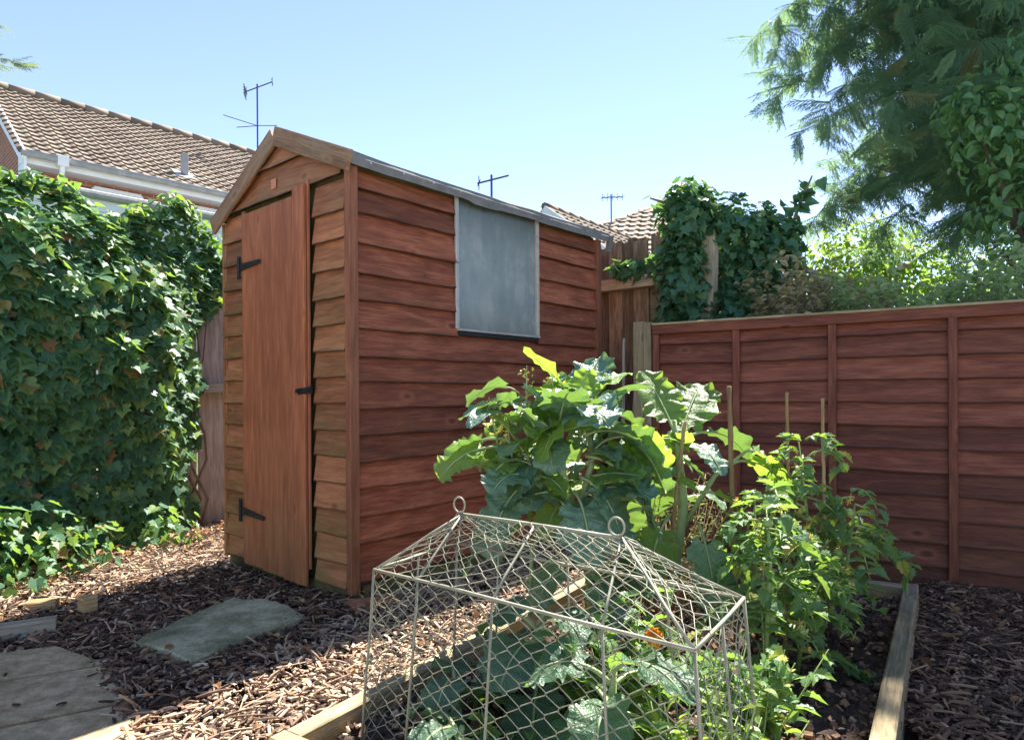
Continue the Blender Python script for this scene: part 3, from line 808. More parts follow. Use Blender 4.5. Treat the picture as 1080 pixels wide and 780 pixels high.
# ------------------------------------------------------------ rear ivy mound on the posts
ri = thing('ivy', 'dark ivy mound smothering the bleached post behind the low panel', 'ivy', (1.4, 4.25, 0))
mb = MB()
for c, rad, n in (((1.11, 4.22, 1.96), (.17, .2, .24), 420), ((1.40, 4.32, 1.88), (.30, .25, .22), 620), ((1.64, 4.36, 1.74), (.25, .24, .28), 540), ((1.07, 4.20, 1.55), (.16, .16, .34), 380),
                  ((1.42, 4.38, 1.55), (.33, .2, .34), 620), ((1.62, 4.40, 1.45), (.22, .2, .3), 380), ((1.07, 4.20, 1.28), (.19, .13, .2), 200), ((1.36, 4.1, 1.33), (.12, .12, .17), 120)):
    blob(mb, IVY, c, rad, int(n * 1.7), .060, fill=.45, up=.5)
for k in range(14):      # ivy over the rail of the rear fence
    blob(mb, IVY, Rp(RS.uniform(.05, .6), 1.66 + RS.uniform(-.03, .05), .10), (.06, .05, .05), 10, .07)
for a, b, m in (((1.78, 4.34, 1.98), (1.93, 4.3, 2.24), 26), ((1.80, 4.34, 1.9), (1.87, 4.3, 2.13), 18), ((1.0, 4.18, 2.0), (.88, 4.15, 2.06), 6)):
    a, b = A(*a), A(*b); t = RS.rand(m) ** .8
    leaves(mb, IVY2, a + t[:, None] * (b - a) + rvec(m) * .03, rvec(m) * .5, .075)
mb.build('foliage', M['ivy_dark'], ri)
mb = MB()
for a, b, c in (((1.75, 4.36, 1.7), (1.85, 4.33, 2.05), (1.93, 4.3, 2.25)), ((1.1, 4.24, 0), (1.05, 4.2, 1.0), (1.13, 4.2, 2.0)), ((1.5, 4.36, 0), (1.42, 4.33, 1.0), (1.5, 4.3, 2.0)), ((1.05, 4.2, 1.95), (.95, 4.17, 2.05), (.86, 4.15, 2.07)), ((1.15, 4.2, 1.8), (1.16, 4.19, 1.95), (1.17, 4.18, 2.05))):
    mb.tube([a, b, c], [.014, .011, .005], 6)
mb.build('stem', M['ivy_stem'], ri, smooth=True)

# ------------------------------------------------------------ shrubs behind the low panel
lb = thing('lime_bush', 'sunlit yellow-green bush behind the low panel under the conifer', 'bush', (3.7, 6.35, 0))
mb = MB()
for c, rad, n in (((3.25, 6.35, 2.10), (.50, .4, .46), 1300), ((3.8, 6.4, 2.0), (.55, .4, .44), 1200), ((2.9, 6.2, 1.78), (.32, .3, .42), 600), ((3.45, 6.25, 1.52), (.72, .4, .50), 1300), ((4.4, 6.5, 1.85), (.5, .4, .48), 900), ((5.0, 6.5, 1.8), (.5, .4, .5), 700)):
    blob(mb, OVAL, c, rad, n, .068, fill=.6, up=.7, smin=.4, smax=1.4)
mb.build('foliage', M['lime'], lb)
mb = MB()
for k in range(8):
    a = A(3.7 + RS.uniform(-.3, .3), 6.35, 0); mb.tube([a, a + A(RS.uniform(-.3, .3), 0, .9), a + A(RS.uniform(-.5, .5), 0, 1.75)], [.03, .02, .006], 6)
mb.build('stem', M['bark'], lb, smooth=True)

def spiky(name, label, cat, c, n, h, spread, mat, size=.04, tpl=NARROW):
    t = thing(name, label, cat, c); mb = MB(); sm = MB(); c = np.asarray(c, float)
    for k in range(n):
        d = A(RS.uniform(-spread, spread), RS.uniform(-.25, .25), 0); top = c + d * 1.25 + A(0, 0, h * RS.uniform(.82, 1.05)); b = c + d * .7
        mid = (b + top) / 2 + rvec(1)[0] * .03
        sm.tube([b, mid, top], [.004, .003, .001], 4)
        m = 56; tt = np.r_[RS.uniform(.45, 1.03, m)]
        P = b + tt[:, None] * (top - b) + rvec(m) * .022
        out = rvec(m) * A(1, 1, .2); N = A(0, 0, 1) + rvec(m) * .5; T = out + A(0, 0, .5)
        X, Y, Z = frames(N, T); mb.scatter(tpl, P, X, Y, Z, size * RS.uniform(.7, 1.3, m))
    mb.build('foliage', mat, t); sm.build('stem', M['ivy_stem'], t, smooth=True); return t
spiky('variegated_shrub', 'cream and bronze leaved shrub peeping over the fence beside the ivy mound', 'shrub', (1.72, 3.85, 0), 80, 1.52, .28, M['vari_gold'], .05, OVAL)
spiky('variegated_shrub', 'grey-green variegated shrub along the middle of the panel top', 'shrub', (2.22, 3.62, 0), 110, 1.46, .36, M['vari'], .045, OVAL)
spiky('variegated_shrub', 'taller silvery green shrub above the right end of the panel', 'shrub', (2.80, 3.40, 0), 120, 1.54, .40, M['vari'], .045, OVAL)

# broadleaf climber on the right under the conifer
bc = thing('broadleaf_tree', 'glossy broad-leaved small tree at the right edge in front of the conifer', 'tree', (3.55, 4.35, 0))
mb = MB()
for c, rad, n in (((3.05, 4.2, 2.55), (.32, .28, .36), 400), ((2.84, 4.2, 2.62), (.16, .16, .13), 70), ((3.25, 4.25, 2.02), (.32, .28, .36), 330), ((3.55, 4.3, 2.3), (.36, .32, .5), 420), ((3.5, 4.3, 1.7), (.4, .3, .35), 300), ((3.4, 4.3, 2.95), (.35, .3, .28), 240)):
    blob(mb, OVAL, c, rad, int(n * 1.2), .075, fill=.75, up=.45, jit=.6, smin=.4, smax=1.4)
mb.build('crown', M['broad'], bc)
mb = MB(); mb.tube([A(3.55, 4.35, 0), A(3.5, 4.35, 1.2), A(3.4, 4.3, 2.2), A(3.3, 4.25, 2.9)], [.07, .06, .04, .015], 8)
for e in ((3.15, 4.25, 2.2), (2.88, 4.2, 2.6), (3.0, 4.2, 1.8), (3.2, 4.25, 2.75)): mb.tube([A(3.5, 4.35, 1.2), (A(3.5, 4.35, 1.4) + A(*e)) / 2, A(*e)], [.035, .022, .006], 6)
mb.build('trunk', M['bark'], bc, smooth=True)

# ------------------------------------------------------------ conifer
def spray_tpl():
    V = []; F = []; G = []
    def rib(a, b, w0, w1, sag):
        i = len(V); a = A(*a); b = A(*b); d = nrm(b - a); s = nrm(np.cross(d, A(0, 0, 1))); m = (a + b) / 2 + A(0, 0, sag)
        for p, w in ((a, w0), (m, (w0 + w1) / 2 * 1.15), (b, w1)):
            V.append(p - s * w); V.append(p + s * w); G.append((0, 0, 0)); G.append((0, 0, 0))
        F.append((i, i + 1, i + 3, i + 2)); F.append((i + 2, i + 3, i + 5, i + 4))
    def twig(a, b, w):
        i = len(V); d = nrm(b - a); s = nrm(np.cross(d, A(0, 0, 1)))
        V.extend([a - s * w, a + s * w, b + s * w * .3, b - s * w * .3]); G.extend([(0, 0, 0)] * 4); F.append((i, i + 1, i + 2, i + 3))
    rib((0, 0, 0), (0, 1, -.12), .011, .006, .05)
    r = np.random.RandomState(5)
    for k in range(10):
        y = .06 + k * .092; L = .36 * (1 - .45 * abs(k / 10 - .35)) * r.uniform(.7, 1.2)
        for sg in (-1, 1):
            a = A(0, y, .04 - .13 * y); b = A(sg * L * .55, y + L * .8, a[2] - L * r.uniform(.25, .7))
            rib(a, b, .0145, .004, .015)
            for q in (.35, .68):
                p = a + (b - a) * q; l2 = L * .42
                twig(p, p + A(sg * l2 * .2, l2 * .8, -l2 * .6), .012); twig(p, p + A(sg * l2 * .75, l2 * .35, -l2 * .5), .012)
    return (np.array(V), [np.array(F)], np.array(G, float))
SPRAY = spray_tpl()

def conifer_branch(mb, sm, p0, az, L, rise, sag, dens=1.0, size=.5, thick=.03, hang=0.0, bend=0.0):
    d = A(math.sin(az), math.cos(az), 0); k = 9; pts = []; bd = RS.uniform(-bend, bend, 2)
    for j in range(k + 1):
        t = j / k; pts.append(p0 + d * L * t + A(0, 0, rise * t - sag * t * t) + A(-d[1], d[0], 0) * L * (bd[0] * math.sin(3 * t) + bd[1] * t * t) + rvec(1)[0] * .02)
    pts = np.array(pts); sm.tube(pts, thick * (1 - np.linspace(0, 1, k + 1)) ** 1.3 + .0012, 5, rnd=.5)
    n = int(34 * L * dens / 2.0)
    t = RS.uniform(.16, 1.0, n) ** .8; t[-7:] = (.82, .86, .9, .93, .95, .97, .985)
    idx = np.clip((t * k).astype(int), 0, k - 1); f = t * k - idx
    P = pts[idx] * (1 - f)[:, None] + pts[idx + 1] * f[:, None]
    tang = pts[idx + 1] - pts[idx]; tang /= np.linalg.norm(tang, axis=1)[:, None]
    side = np.cross(tang, A(0, 0, 1)); sg = RS.choice([-1, 1], n)
    T = tang * RS.uniform(.5, 1.1, n)[:, None] + side * (sg * RS.uniform(.1, .9, n))[:, None] + A(0, 0, 1) * (-RS.uniform(.15, .75, n) - hang * RS.uniform(.5, 1.6, n) * np.where(RS.rand(n) < .38, .15, 1.0))[:, None]
    Nn = A(0, 0, 1) + rvec(n) * .35 - tang * hang
    X, Y, Z = frames(Nn, T)
    mb.scatter(SPRAY, P, X, Y, Z, size * RS.uniform(.55, 1.15, n) * (1.1 - .4 * t))

CT = A(5.75, 5.6, 0)
con = thing('conifer_tree', 'large dark feathery conifer with drooping branches at top right', 'tree', CT)
mb = MB(); sm = MB()
for k in range(270):
    z = 2.6 + 6.0 * (k / 270) ** 1.4
    az = R(RS.uniform(246, 279)) if RS.rand() < .74 else RS.uniform(0, 2 * math.pi)      # more growth on the open side
    L = float(np.interp(z, [2.6, 3.1, 3.6, 4.3, 6.0, 8.6], [2.75, 3.15, 3.5, 3.85, 3.6, .5])) * RS.uniform(.64, 1.03)
    if math.cos(az) > .20 or (math.cos(az) < -.5 and math.sin(az) < 0): L *= .52
    conifer_branch(mb, sm, CT + A(0, 0, z), az, L, RS.uniform(.38, .58) * L, RS.uniform(.50, .80) * L, 1.5, .36, .010, hang=1.3, bend=.16)
mb.build('crown', M['conifer'], con)
sm.tube([CT, CT + A(0, 0, 3), CT + A(.02, 0, 6), CT + A(0, 0, 8.8)], [.24, .18, .11, .02], 10)
sm.build('trunk', M['bark'], con, smooth=True)

ls = thing('conifer_tree', 'small conifer at the left edge of which only a yellow-green sprig shows', 'tree', (-5.6, 5.3, 0))
mb = MB(); sm = MB()
conifer_branch(mb, sm, A(-5.55, 5.3, 3.15), R(91), 1.72, .36, .02, 1.8, .22, .014)
conifer_branch(mb, sm, A(-5.55, 5.3, 3.35), R(90), 1.50, .50, .02, 1.8, .20, .014)
for k in range(26): conifer_branch(mb, sm, A(-5.6, 5.3, 1.2 + .14 * k), R(RS.uniform(150, 390)), 1.0 * (1 - k / 40), .2, .2, 1.5, .4, .02)
mb.build('crown', M['sprig'], ls)
sm.tube([A(-5.6, 5.3, 0), A(-5.6, 5.3, 5)], [.12, .02], 8); sm.build('trunk', M['bark'], ls, smooth=True)

# ------------------------------------------------------------ neighbouring houses
def tiles(mb, o, along, up, nA, nU, wa, hu, lift=.05):
    """rows of curved interlocking tiles on the plane o + along*a + up*b"""
    nn = nrm(np.cross(along, up)); nn = nn if nn[2] > 0 else -nn
    prof = [(0, .0), (.18, .028), (.36, .03), (.52, .004), (.85, .0), (1.0, .0)]
    for i in range(nU):
        for j in range(nA):
            r = RS.rand(); V = []; G = []
            for b, l in ((0, lift), (1.06, .004)):
                for x, h in prof:
                    V.append(o + along * (j + x) * wa + up * (i + b) * hu + nn * (h + l)); G.append((x, b, r))
            for x, h in prof: V.append(o + along * (j + x) * wa + up * i * hu + nn * .0); G.append((x, 0, r))
            F = [(k, k + 1, k + 7, k + 6) for k in range(5)] + [(k + 12, k + 13, k + 1, k) for k in range(5)]
            mb.add(V, np.array(F), G)

H = A(.687, .727, 0); HN = A(-.727, .687, 0)
E0 = A(-8.02, 11.05, 0)
def Hp(a, b, z): return E0 + H * a + HN * b + A(0, 0, z)
EZ, RZ, RB, HL = 4.92, 6.95, 3.0, 13.0
house = thing('brick_house', 'brick house with brown tiled roof and white gutters behind the ivy', 'house', Hp(6, 3, 0))
upv = nrm(A(*(HN * RB)) + A(0, 0, RZ - EZ)); rl = math.hypot(RB, RZ - EZ)
mb = MB(); tiles(mb, Hp(-.08, 0, EZ), H, upv, 58, 16, .225, rl / 16, .04)
mb.quad(Hp(-.05, 2 * RB, EZ), Hp(HL, 2 * RB, EZ), Hp(HL, RB, RZ), Hp(-.05, RB, RZ), .5)
mb.quad(Hp(-.05, .02, EZ - .03), Hp(HL, .02, EZ - .03), Hp(HL, RB, RZ - .03), Hp(-.05, RB, RZ - .03), .5)
hroof = mb.build('roof', M['tile'], house)
mb = MB()
for k in range(30): mb.tube([Hp(-.1 + k * .44, RB, RZ + .035), Hp(-.1 + k * .44 + .43, RB, RZ + .045)], .10, 10)
mb.build('ridge_tiles', M['tile'], hroof, smooth=True)
mb = MB(); w0 = Hp(2.72, .42, EZ + .26); mb.beam(w0, w0 + A(0, 0, .48), .11, .11, up=H); mb.build('vent_pipe', M['capping'], hroof)
mb = MB(); mb.beam(Hp(2.72, .3, EZ + .24), Hp(2.72, .56, EZ + .42), .4, .03); mb.build('flashing', M['alu'], hroof)
mb = MB(); mb.quad(Hp(.22, .38, 0), Hp(HL, .38, 0), Hp(HL, .38, EZ - .05), Hp(.22, .38, EZ - .05), .3)
mb.quad(Hp(.22, .38, 0), Hp(.22, 2 * RB - .3, 0), Hp(.22, 2 * RB - .3, EZ - .05), Hp(.22, .38, EZ - .05), .3)
V = [Hp(.22, .38, EZ - .05), Hp(.22, 2 * RB - .3, EZ - .05), Hp(.22, RB, RZ - .15)]
mb.add(V, np.array([(0, 1, 2)]), [(0, EZ, .3), (2 * RB - .7, EZ, .3), (RB - .4, RZ, .3)])
mb.quad(Hp(HL, .38, 0), Hp(HL, 2 * RB - .3, 0), Hp(HL, 2 * RB - .3, EZ), Hp(HL, .38, EZ)); mb.quad(Hp(.22, 2 * RB - .3, 0), Hp(HL, 2 * RB - .3, 0), Hp(HL, 2 * RB - .3, EZ), Hp(.22, 2 * RB - .3, EZ))
mb.build('wall', M['brick'], house)
mb = MB(); mb.beam(Hp(.0, .05, EZ - .10), Hp(HL, .05, EZ - .10), .03, .16, ch=.004); mb.build('fascia', M['white'], house)
mb = MB(); mb.quad(Hp(.0, .05, EZ - .178), Hp(HL, .05, EZ - .178), Hp(HL, .38, EZ - .178), Hp(.0, .38, EZ - .178)); mb.build('soffit', M['white'], house)
mb = MB(); mb.tube([Hp(-.02, -.045, EZ - .035), Hp(HL, -.045, EZ - .035)], .062, 8); mb.build('gutter', M['capping'], house, smooth=True)
mb = MB(); a, b = Hp(-.0, -.05, EZ - .10), Hp(-.0, RB, RZ - .10); mb.beam(a, b, .035, .24, up=(0, 0, 1)); mb.build('barge_board', M['white'], house)
mb = MB(); mb.beam(Hp(-.0, 2 * RB, EZ - .1), Hp(-.0, RB + .02, RZ - .10), .035, .24); mb.build('barge_board', M['white'], house)
mb = MB(); mb.beam(Hp(.01, .16, EZ - .18), Hp(.05, .16, EZ - .18), .42, .30); mb.build('eave_box', M['white'], house)
mb = MB()
mb.tube([Hp(.55, -.045, EZ - .1), Hp(.55, -.02, EZ - .26), Hp(.55, .30, EZ - .62), Hp(.55, .33, 0)], .04, 8); mb.box(Hp(.55, -.05, EZ - .06), .16, .15, .17, math.atan2(H[1], H[0]))
mb.build('downpipe', M['white'], house)
for a0, wd in ((1.12, .78), (2.85, 1.1), (5.4, 1.6), (8.4, 1.6)):
    mb = MB(); zc, zt = EZ - 1.45, EZ - .30
    for q0, q1 in (((a0, zt), (a0 + wd, zt)), ((a0, zc), (a0 + wd, zc))): mb.beam(Hp(q0[0], .35, q0[1]), Hp(q1[0], .35, q1[1]), .08, .07)
    for q_ in (a0, a0 + wd * .55, a0 + wd): mb.beam(Hp(q_, .352, zc), Hp(q_, .352, zt), .07, .07, up=HN)
    w = mb.build('window', M['white'], house)
    mb = MB(); mb.quad(Hp(a0, .365, zc), Hp(a0 + wd, .365, zc), Hp(a0 + wd, .365, zt), Hp(a0, .365, zt)); mb.build('pane', M['dark_glass'], w)

out = thing('white_outbuilding', 'white clad flat-roofed extension with grey capping below the brick house eaves', 'building', Hp(4, -1.2, 0))
OZ = 4.06
mb = MB()
for k in range(14): mb.beam(Hp(-.5, -1.3 + .0, OZ - .15 - .2 * k), Hp(11, -1.3, OZ - .15 - .2 * k), .03, .196, ch=.006)
mb.quad(Hp(-.5, -1.28, 0), Hp(11, -1.28, 0), Hp(11, -1.28, OZ - .05), Hp(-.5, -1.28, OZ - .05))
mb.quad(Hp(-.5, -1.28, 0), Hp(-.5, .3, 0), Hp(-.5, .3, OZ - .05), Hp(-.5, -1.28, OZ - .05))
mb.build('wall', M['white'], out)
mb = MB(); mb.tube([Hp(-.6, -1.34, OZ), Hp(11, -1.34, OZ)], .07, 9); mb.quad(Hp(-.55, -1.34, OZ), Hp(11, -1.34, OZ), Hp(11, .36, OZ + .12), Hp(-.55, .36, OZ + .12)); mb.build('roof', M['capping'], out, smooth=False)

def aerial(name, label, base, h, az, boom, elems, tilt=0.0, arm=None):
    t = thing(name, label, 'aerial', base, 'television aerials on the roofs'); b = A(*base)
    mb = MB(); mb.tube([b, b + A(0, 0, h)], .020, 6); mb.build('mast', M['aerial'], t)
    d = A(math.cos(az), math.sin(az), tilt); s_ = A(-math.sin(az), math.cos(az), 0); c = b + A(0, 0, h - .08)
    mb = MB(); mb.tube([c - d * boom * .45, c + d * boom * .55], .014, 6); mb.build('boom', M['aerial'], t)
    for k in range(elems):
        mb = MB(); p = c + d * boom * (-.4 + .95 * k / max(1, elems - 1)); l = .16 * (1 - .04 * k); mb.tube([p - s_ * l + A(0, 0, .0), p + s_ * l], .008, 4)
        mb.tube([p - A(0, 0, l * .7), p + A(0, 0, l * .7)], .007, 4)
        mb.build('element', M['aerial'], t)
    if arm:
        mb = MB(); q = b + A(0, 0, h * .42)
        for e in arm: mb.tube([q, q + A(*e)], .010, 5)
        mb.build('cross_arms', M['aerial'], t)
        mb = MB(); q = c - d * boom * .45
        for zz in (-.1, -.03, .04, .11): mb.tube([q - s_ * .2 + A(0, 0, zz), q + s_ * .2 + A(0, 0, zz)], .012, 4)
        mb.build('reflector', M['aerial'], t)
    return t
aerial('television_aerial', 'tall television aerial with cross arms on the ridge behind the shed apex', (-6.05, 16.1, 6.60), 1.72, R(14), .62, 2, .5, [(.42, .12, .05), (-.45, -.12, -.08), (-.75, -.16, .20)])
aerial('television_aerial', 'thin aerial with one bent arm showing above the shed roof edge', (-.30, 10.6, 3.0), 1.32, R(10), .5, 1, .3)
aerial('television_aerial', 'small television aerial above the pale tiled roof right of the shed', (2.75, 18.4, 5.1), 1.2, R(15), .62, 5, .1)

# house behind, on the right of the shed
h2 = thing('brick_house', 'pale tiled house roof showing above the old fence right of the shed', 'house', (3.2, 20.5, 0))
AP2 = A(3.95, 19.2, 6.05)
a2 = nrm(A(.96, -.10, 0)); up2 = nrm(A(-.10, 1, .62))
mb = MB()
e0 = AP2 + A(-3.6, -2.2, -1.75); e1 = AP2 + A(2.3, -2.6, -1.75)
along = nrm(e1 - e0); per = nrm(np.cross(A(0, 0, 1), along)); slope_up = nrm(per * 2.35 + A(0, 0, 1.75))
nn2 = nrm(np.cross(along, slope_up)); nn2 = nn2 if nn2[2] > 0 else -nn2
hu = .30; rows = 10
for i in range(rows):
    b0 = i * hu; frac = b0 / 2.95
    xa = 3.4 * frac; xb = 6.0 - 2.55 * frac
    x = xa
    while x < xb:
        r = RS.rand(); o_ = e0 + along * x + slope_up * b0
        V = []; G = []
        for b, l in ((0, .045), (1.05, .004)):
            for q_, hh in ((0, 0), (.2, .028), (.4, .03), (.55, .0), (1, .0)): V.append(o_ + along * q_ * .29 + slope_up * b * hu + nn2 * (hh + l)); G.append((q_, b, r))
        for q_ in (0, .2, .4, .55, 1): V.append(o_ + along * q_ * .29); G.append((q_, 0, r))
        mb.add(V, np.array([(k, k + 1, k + 6, k + 5) for k in range(4)] + [(k + 10, k + 11, k + 1, k) for k in range(4)]), G); x += .29
mb.add([e0, e1, AP2, AP2 + A(-.1, .1, -.02)], np.array([(0, 1, 2, 3)]), [(0, 0, .5)] * 4)
mb.add([e1, AP2, AP2 + A(1.5, 3.5, -1.75)], np.array([(0, 1, 2)]), [(0, 0, .2)] * 3)
# wing whose ridge runs away to the right
W0 = A(.72, 14.4, 4.86); W1 = A(2.75, 19.6, 5.62)
W1 = W0 + nrm(A(.60, .80, 0)) * 5.4
wu = nrm(A(.8, -.6, -.75))
mb2 = MB()
tiles(mb2, W0 + wu * 3.0, nrm(W1 - W0), -wu, 20, 10, .29, .30)
mb2.quad(W0, W1, W1 + nrm(A(-.8, .6, -.75)) * 3, W0 + nrm(A(-.8, .6, -.75)) * 3)
r2 = mb.build('roof', M['tile2'], h2)
mb2.build('wing_roof', M['tile'], h2)
mb = MB()
def ridge(a, b):
    a, b = A(*a), A(*b); n = max(2, int(np.linalg.norm(b - a) / .42))
    for k in range(n): mb.tube([a + (b - a) * k / n + A(0, 0, .02), a + (b - a) * (k + .97) / n + A(0, 0, .03)], .085, 8)
ridge(W0, W1); mb.build('ridge_tiles', M['tile'], r2, smooth=True); mb = MB()
ridge(e0 + A(0, 0, .03), AP2); ridge(e1 + A(0, 0, .03), AP2)
mb.build('ridge_tiles', M['tile'], r2, smooth=True)
mb = MB(); mb.quad(e0 + along * .3 + A(0, .3, -4.3), e1 - along * .3 + A(0, .3, -4.3), e1 - along * .3 + A(0, .3, 0), e0 + along * .3 + A(0, .3, 0))
w3 = W0 + wu * 2.8; w4 = W1 + wu * 2.8
mb.quad(w3 * A(1, 1, 0), w4 * A(1, 1, 0), w4, w3); w5 = W0 + nrm(A(-.8, .6, -.75)) * 2.8
mb.quad(w3 * A(1, 1, 0), w5 * A(1, 1, 0), w5, w3); mb.add([w3, w5, W0], np.array([(0, 1, 2)]), [(0, 2.8, 0), (4, 2.8, 0), (2, 4.8, 0)])
mb.build('wall', M['brick'], h2)
mb = MB(); mb.beam(W0 + wu * 3.0 + A(-.02, -.03, -.03), W0 + A(-.02, -.03, -.05), .03, .16); mb.build('barge_board', M['white'], h2)

# ------------------------------------------------------------ raised bed
BL0 = A(-.508, 1.492, 0); BL1 = A(.575, 3.155, 0); BR1 = A(1.553, 2.575, 0); BR0 = A(.795, 1.40, 0)
BZ = .13
BF = nrm(BR0 - BL0 + A(0, -.9, 0) * 0)
FRd = nrm(A(.79, -.613, 0)); BR00 = A(.435, .85, 0)        # front right corner
bed = thing('raised_bed', 'rectangular raised bed of pale weathered planks holding soil and vegetables', 'raised bed', (BL0 + BR1) / 2)
th = .048
def plank(a, b, z1=BZ, h=.16, mat='sleeper'):
    mb = MB(); mb.beam(a + A(0, 0, z1 - h / 2), b + A(0, 0, z1 - h / 2), th, h, ch=.005, segs=8, wob=.0012); return mb.build('plank', M[mat], bed)
dl = nrm(BL1 - BL0); nl = A(dl[1], -dl[0], 0)
dr = nrm(BR1 - BR00); nr_ = A(-dr[1], dr[0], 0)
plank(BL0 + nl * th / 2, BL1 + nl * th / 2)
plank(BR1 + nr_ * th / 2, BR00 + nr_ * th / 2 - dr * .02, mat='sleeper_dark')
db = nrm(BR1 - BL1)
plank(BL1 + nl * th - dl * th / 2, BR1 - db * th - dr * th / 2, BZ - .004)
plank(BL0 + FRd * .004 - dl * th * .5, BR00 - dl * th * .5, BZ + .002)

soil = MB(); n = 90
tt = np.linspace(.01, .99, n)
AA, BB = np.meshgrid(tt, tt, indexing='ij')
P = (BL0[None, None] * ((1 - AA) * (1 - BB))[..., None] + BR00 * (AA * (1 - BB))[..., None] + BR1 * (AA * BB)[..., None] + BL1 * ((1 - AA) * BB)[..., None])
def lump(x, y): return .012 * np.sin(x * 23 + 1) * np.sin(y * 19) + .008 * np.sin(x * 51 + y * 30) + .006 * np.sin(y * 77 - x * 41) + RS.normal(size=np.shape(x)) * .0045
P[..., 2] = .068 + lump(P[..., 0], P[..., 1])
I, J = np.meshgrid(np.arange(n - 1), np.arange(n - 1), indexing='ij')
soil.add(P.reshape(-1, 3), np.stack([I * n + J, (I + 1) * n + J, (I + 1) * n + J + 1, I * n + J + 1], -1).reshape(-1, 4))
o = soil.build('soil', M['soil'], smooth=True); o['kind'] = 'structure'

# ------------------------------------------------------------ stepping stone, paving, edging
def slab(name, pts, z0, z1, mat, label, cat, group=None, rough=.0, sub=1):
    pts = [A(*p) for p in pts]; out = []
    for i in range(len(pts)):
        a, b = pts[i], pts[(i + 1) % len(pts)]
        for k in range(sub): out.append(a + (b - a) * k / sub + RS.normal(size=2) * rough)
    c = np.mean(out, axis=0); n = len(out); mb = MB(); V = []; F = []
    for sc, z in ((1.0, z0), (1.0, z1 - .006), (.985, z1)):
        for p in out: q = c + (p - c) * sc; V.append((q[0], q[1], z + RS.normal() * rough * .35 * (z > z0)))
    for r_ in range(2):
        for i in range(n): F.append((r_ * n + i, r_ * n + (i + 1) % n, (r_ + 1) * n + (i + 1) % n, (r_ + 1) * n + i))
    mb.add(V, np.array(F))
    W = [V[2 * n + i] for i in range(n)]; mb.add([(c[0], c[1], z1)] + W, np.array([(0, 1 + i, 1 + (i + 1) % n) for i in range(n)]))
    o = mb.build(name, mat, origin=(c[0], c[1], 0)); return tag(o, label, cat, group)
slab('stepping_stone', [(-1.275, 2.266), (-1.15, 2.19), (-.998, 2.10), (-.90, 2.30), (-.775, 2.52), (-.88, 2.64), (-1.02, 2.72), (-1.14, 2.75), (-1.20, 2.62), (-1.24, 2.45)], -.03, .046, M['stone'], 'mossy green-grey stone slab lying in the bark before the shed door', 'stone slab', rough=.006, sub=4)
# paving: rows run down-left
pd = nrm(A(.57, .30, 0))[:2]; pn = A(pd[1], -pd[0])
def pv(a, b): return A(-1.50, 2.01) + pd * a + pn * b
for (b0, b1, a1, a2, lab) in ((-.27, -.011, .08, .24, 'brown paving slab at the back of the path beside the timber edging'), (.011, .325, .24, .32, 'middle brown paving slab of the path at lower left'), (.347, .68, .32, .35, 'front brown paving slab of the path in the bottom left corner')):
    slab('paving_slab', [pv(-.9, b0), pv(a1, b0), pv(a2, b1), pv(-.9, b1)], -.03, .028, M['paving'], lab, 'paving slab', 'paving slabs of the path', rough=.0012, sub=5)
mb = MB(); mb.beam(A(-2.25, 2.16, .028), A(-1.68, 2.47, .028), .05, .07, segs=5, wob=.002); o = mb.build('timber_edging', M['grey_post'], origin=(-1.9, 2.35, 0)); tag(o, 'grey timber edging board along the back of the paved path', 'edging')
for (x, y, z, a, sx, sy, sz, lab) in ((-1.86, 2.66, .05, .3, .10, .06, .035, 'flat yellow wood block lying on the litter below the ivy'), (-1.66, 2.62, .05, 1.0, .05, .05, .09, 'upright brown wood block beside the flat yellow one'), (-2.02, 2.52, .03, .1, .14, .10, .03, 'broad pale wood offcut at the left edge behind the timber edging')):
    mb = MB(); mb.box((x, y, z), sx, sy, sz, a, .004); o = mb.build('wood_block', M['offcut'], origin=(x, y, 0)); tag(o, lab, 'wood block', 'wood offcuts on the bark')

# ------------------------------------------------------------ bark mulch
def inpoly(x, y, poly):
    ins = np.zeros(len(x), bool); n = len(poly)
    for i in range(n):
        x0, y0 = poly[i][:2]; x1, y1 = poly[(i + 1) % n][:2]
        c = ((y0 > y) != (y1 > y)) & (x < (x1 - x0) * (y - y0) / (y1 - y0 + 1e-12) + x0); ins ^= c
    return ins
CH = []
_c = [(-.5, -.5, -.5), (.5, -.42, -.5), (.46, .5, -.5), (-.44, .4, -.5), (-.48, -.46, .5), (.42, -.5, .5), (.5, .44, .5), (-.5, .5, .5)]
CHIP = (np.array(_c), [np.array([(0, 3, 2, 1), (4, 5, 6, 7), (0, 1, 5, 4), (1, 2, 6, 5), (2, 3, 7, 6), (3, 0, 4, 7)])], np.array([(v[1], v[0], 0) for v in _c]))
_k = []
for i, x in enumerate((-.5, -.17, .17, .5)):
    w = (.28, .5, .46, .2)[i]; z = (.0, .55, .5, -.1)[i]
    _k += [(x, -w, z - .5), (x, w, z - .4), (x, w * .9, z + .4), (x, -w * .9, z + .5)]
_F = []
for i in range(3):
    for j in range(4): _F.append((i * 4 + j, i * 4 + (j + 1) % 4, i * 4 + 4 + (j + 1) % 4, i * 4 + 4 + j))
_F += [(0, 3, 2, 1), (12, 13, 14, 15)]
CHIP2 = (np.array(_k), [np.array(_F)], np.array([(v[0], v[1], 0) for v in _k]))
shed_poly = [S(.03, -.01, 0), S(LEN, -.01, 0), S(LEN, WID, 0), S(.03, WID, 0)]
bed_poly = [BL0, BR00 - dl * .05, BR1, BL1]
stone_poly = [(-1.275, 2.27), (-1.0, 2.10), (-.79, 2.52), (-.88, 2.63), (-1.14, 2.74)]
path_poly = [pv(-.9, -.25), pv(.05, -.25), pv(.21, .02), pv(.33, .70), pv(-.9, .70)]
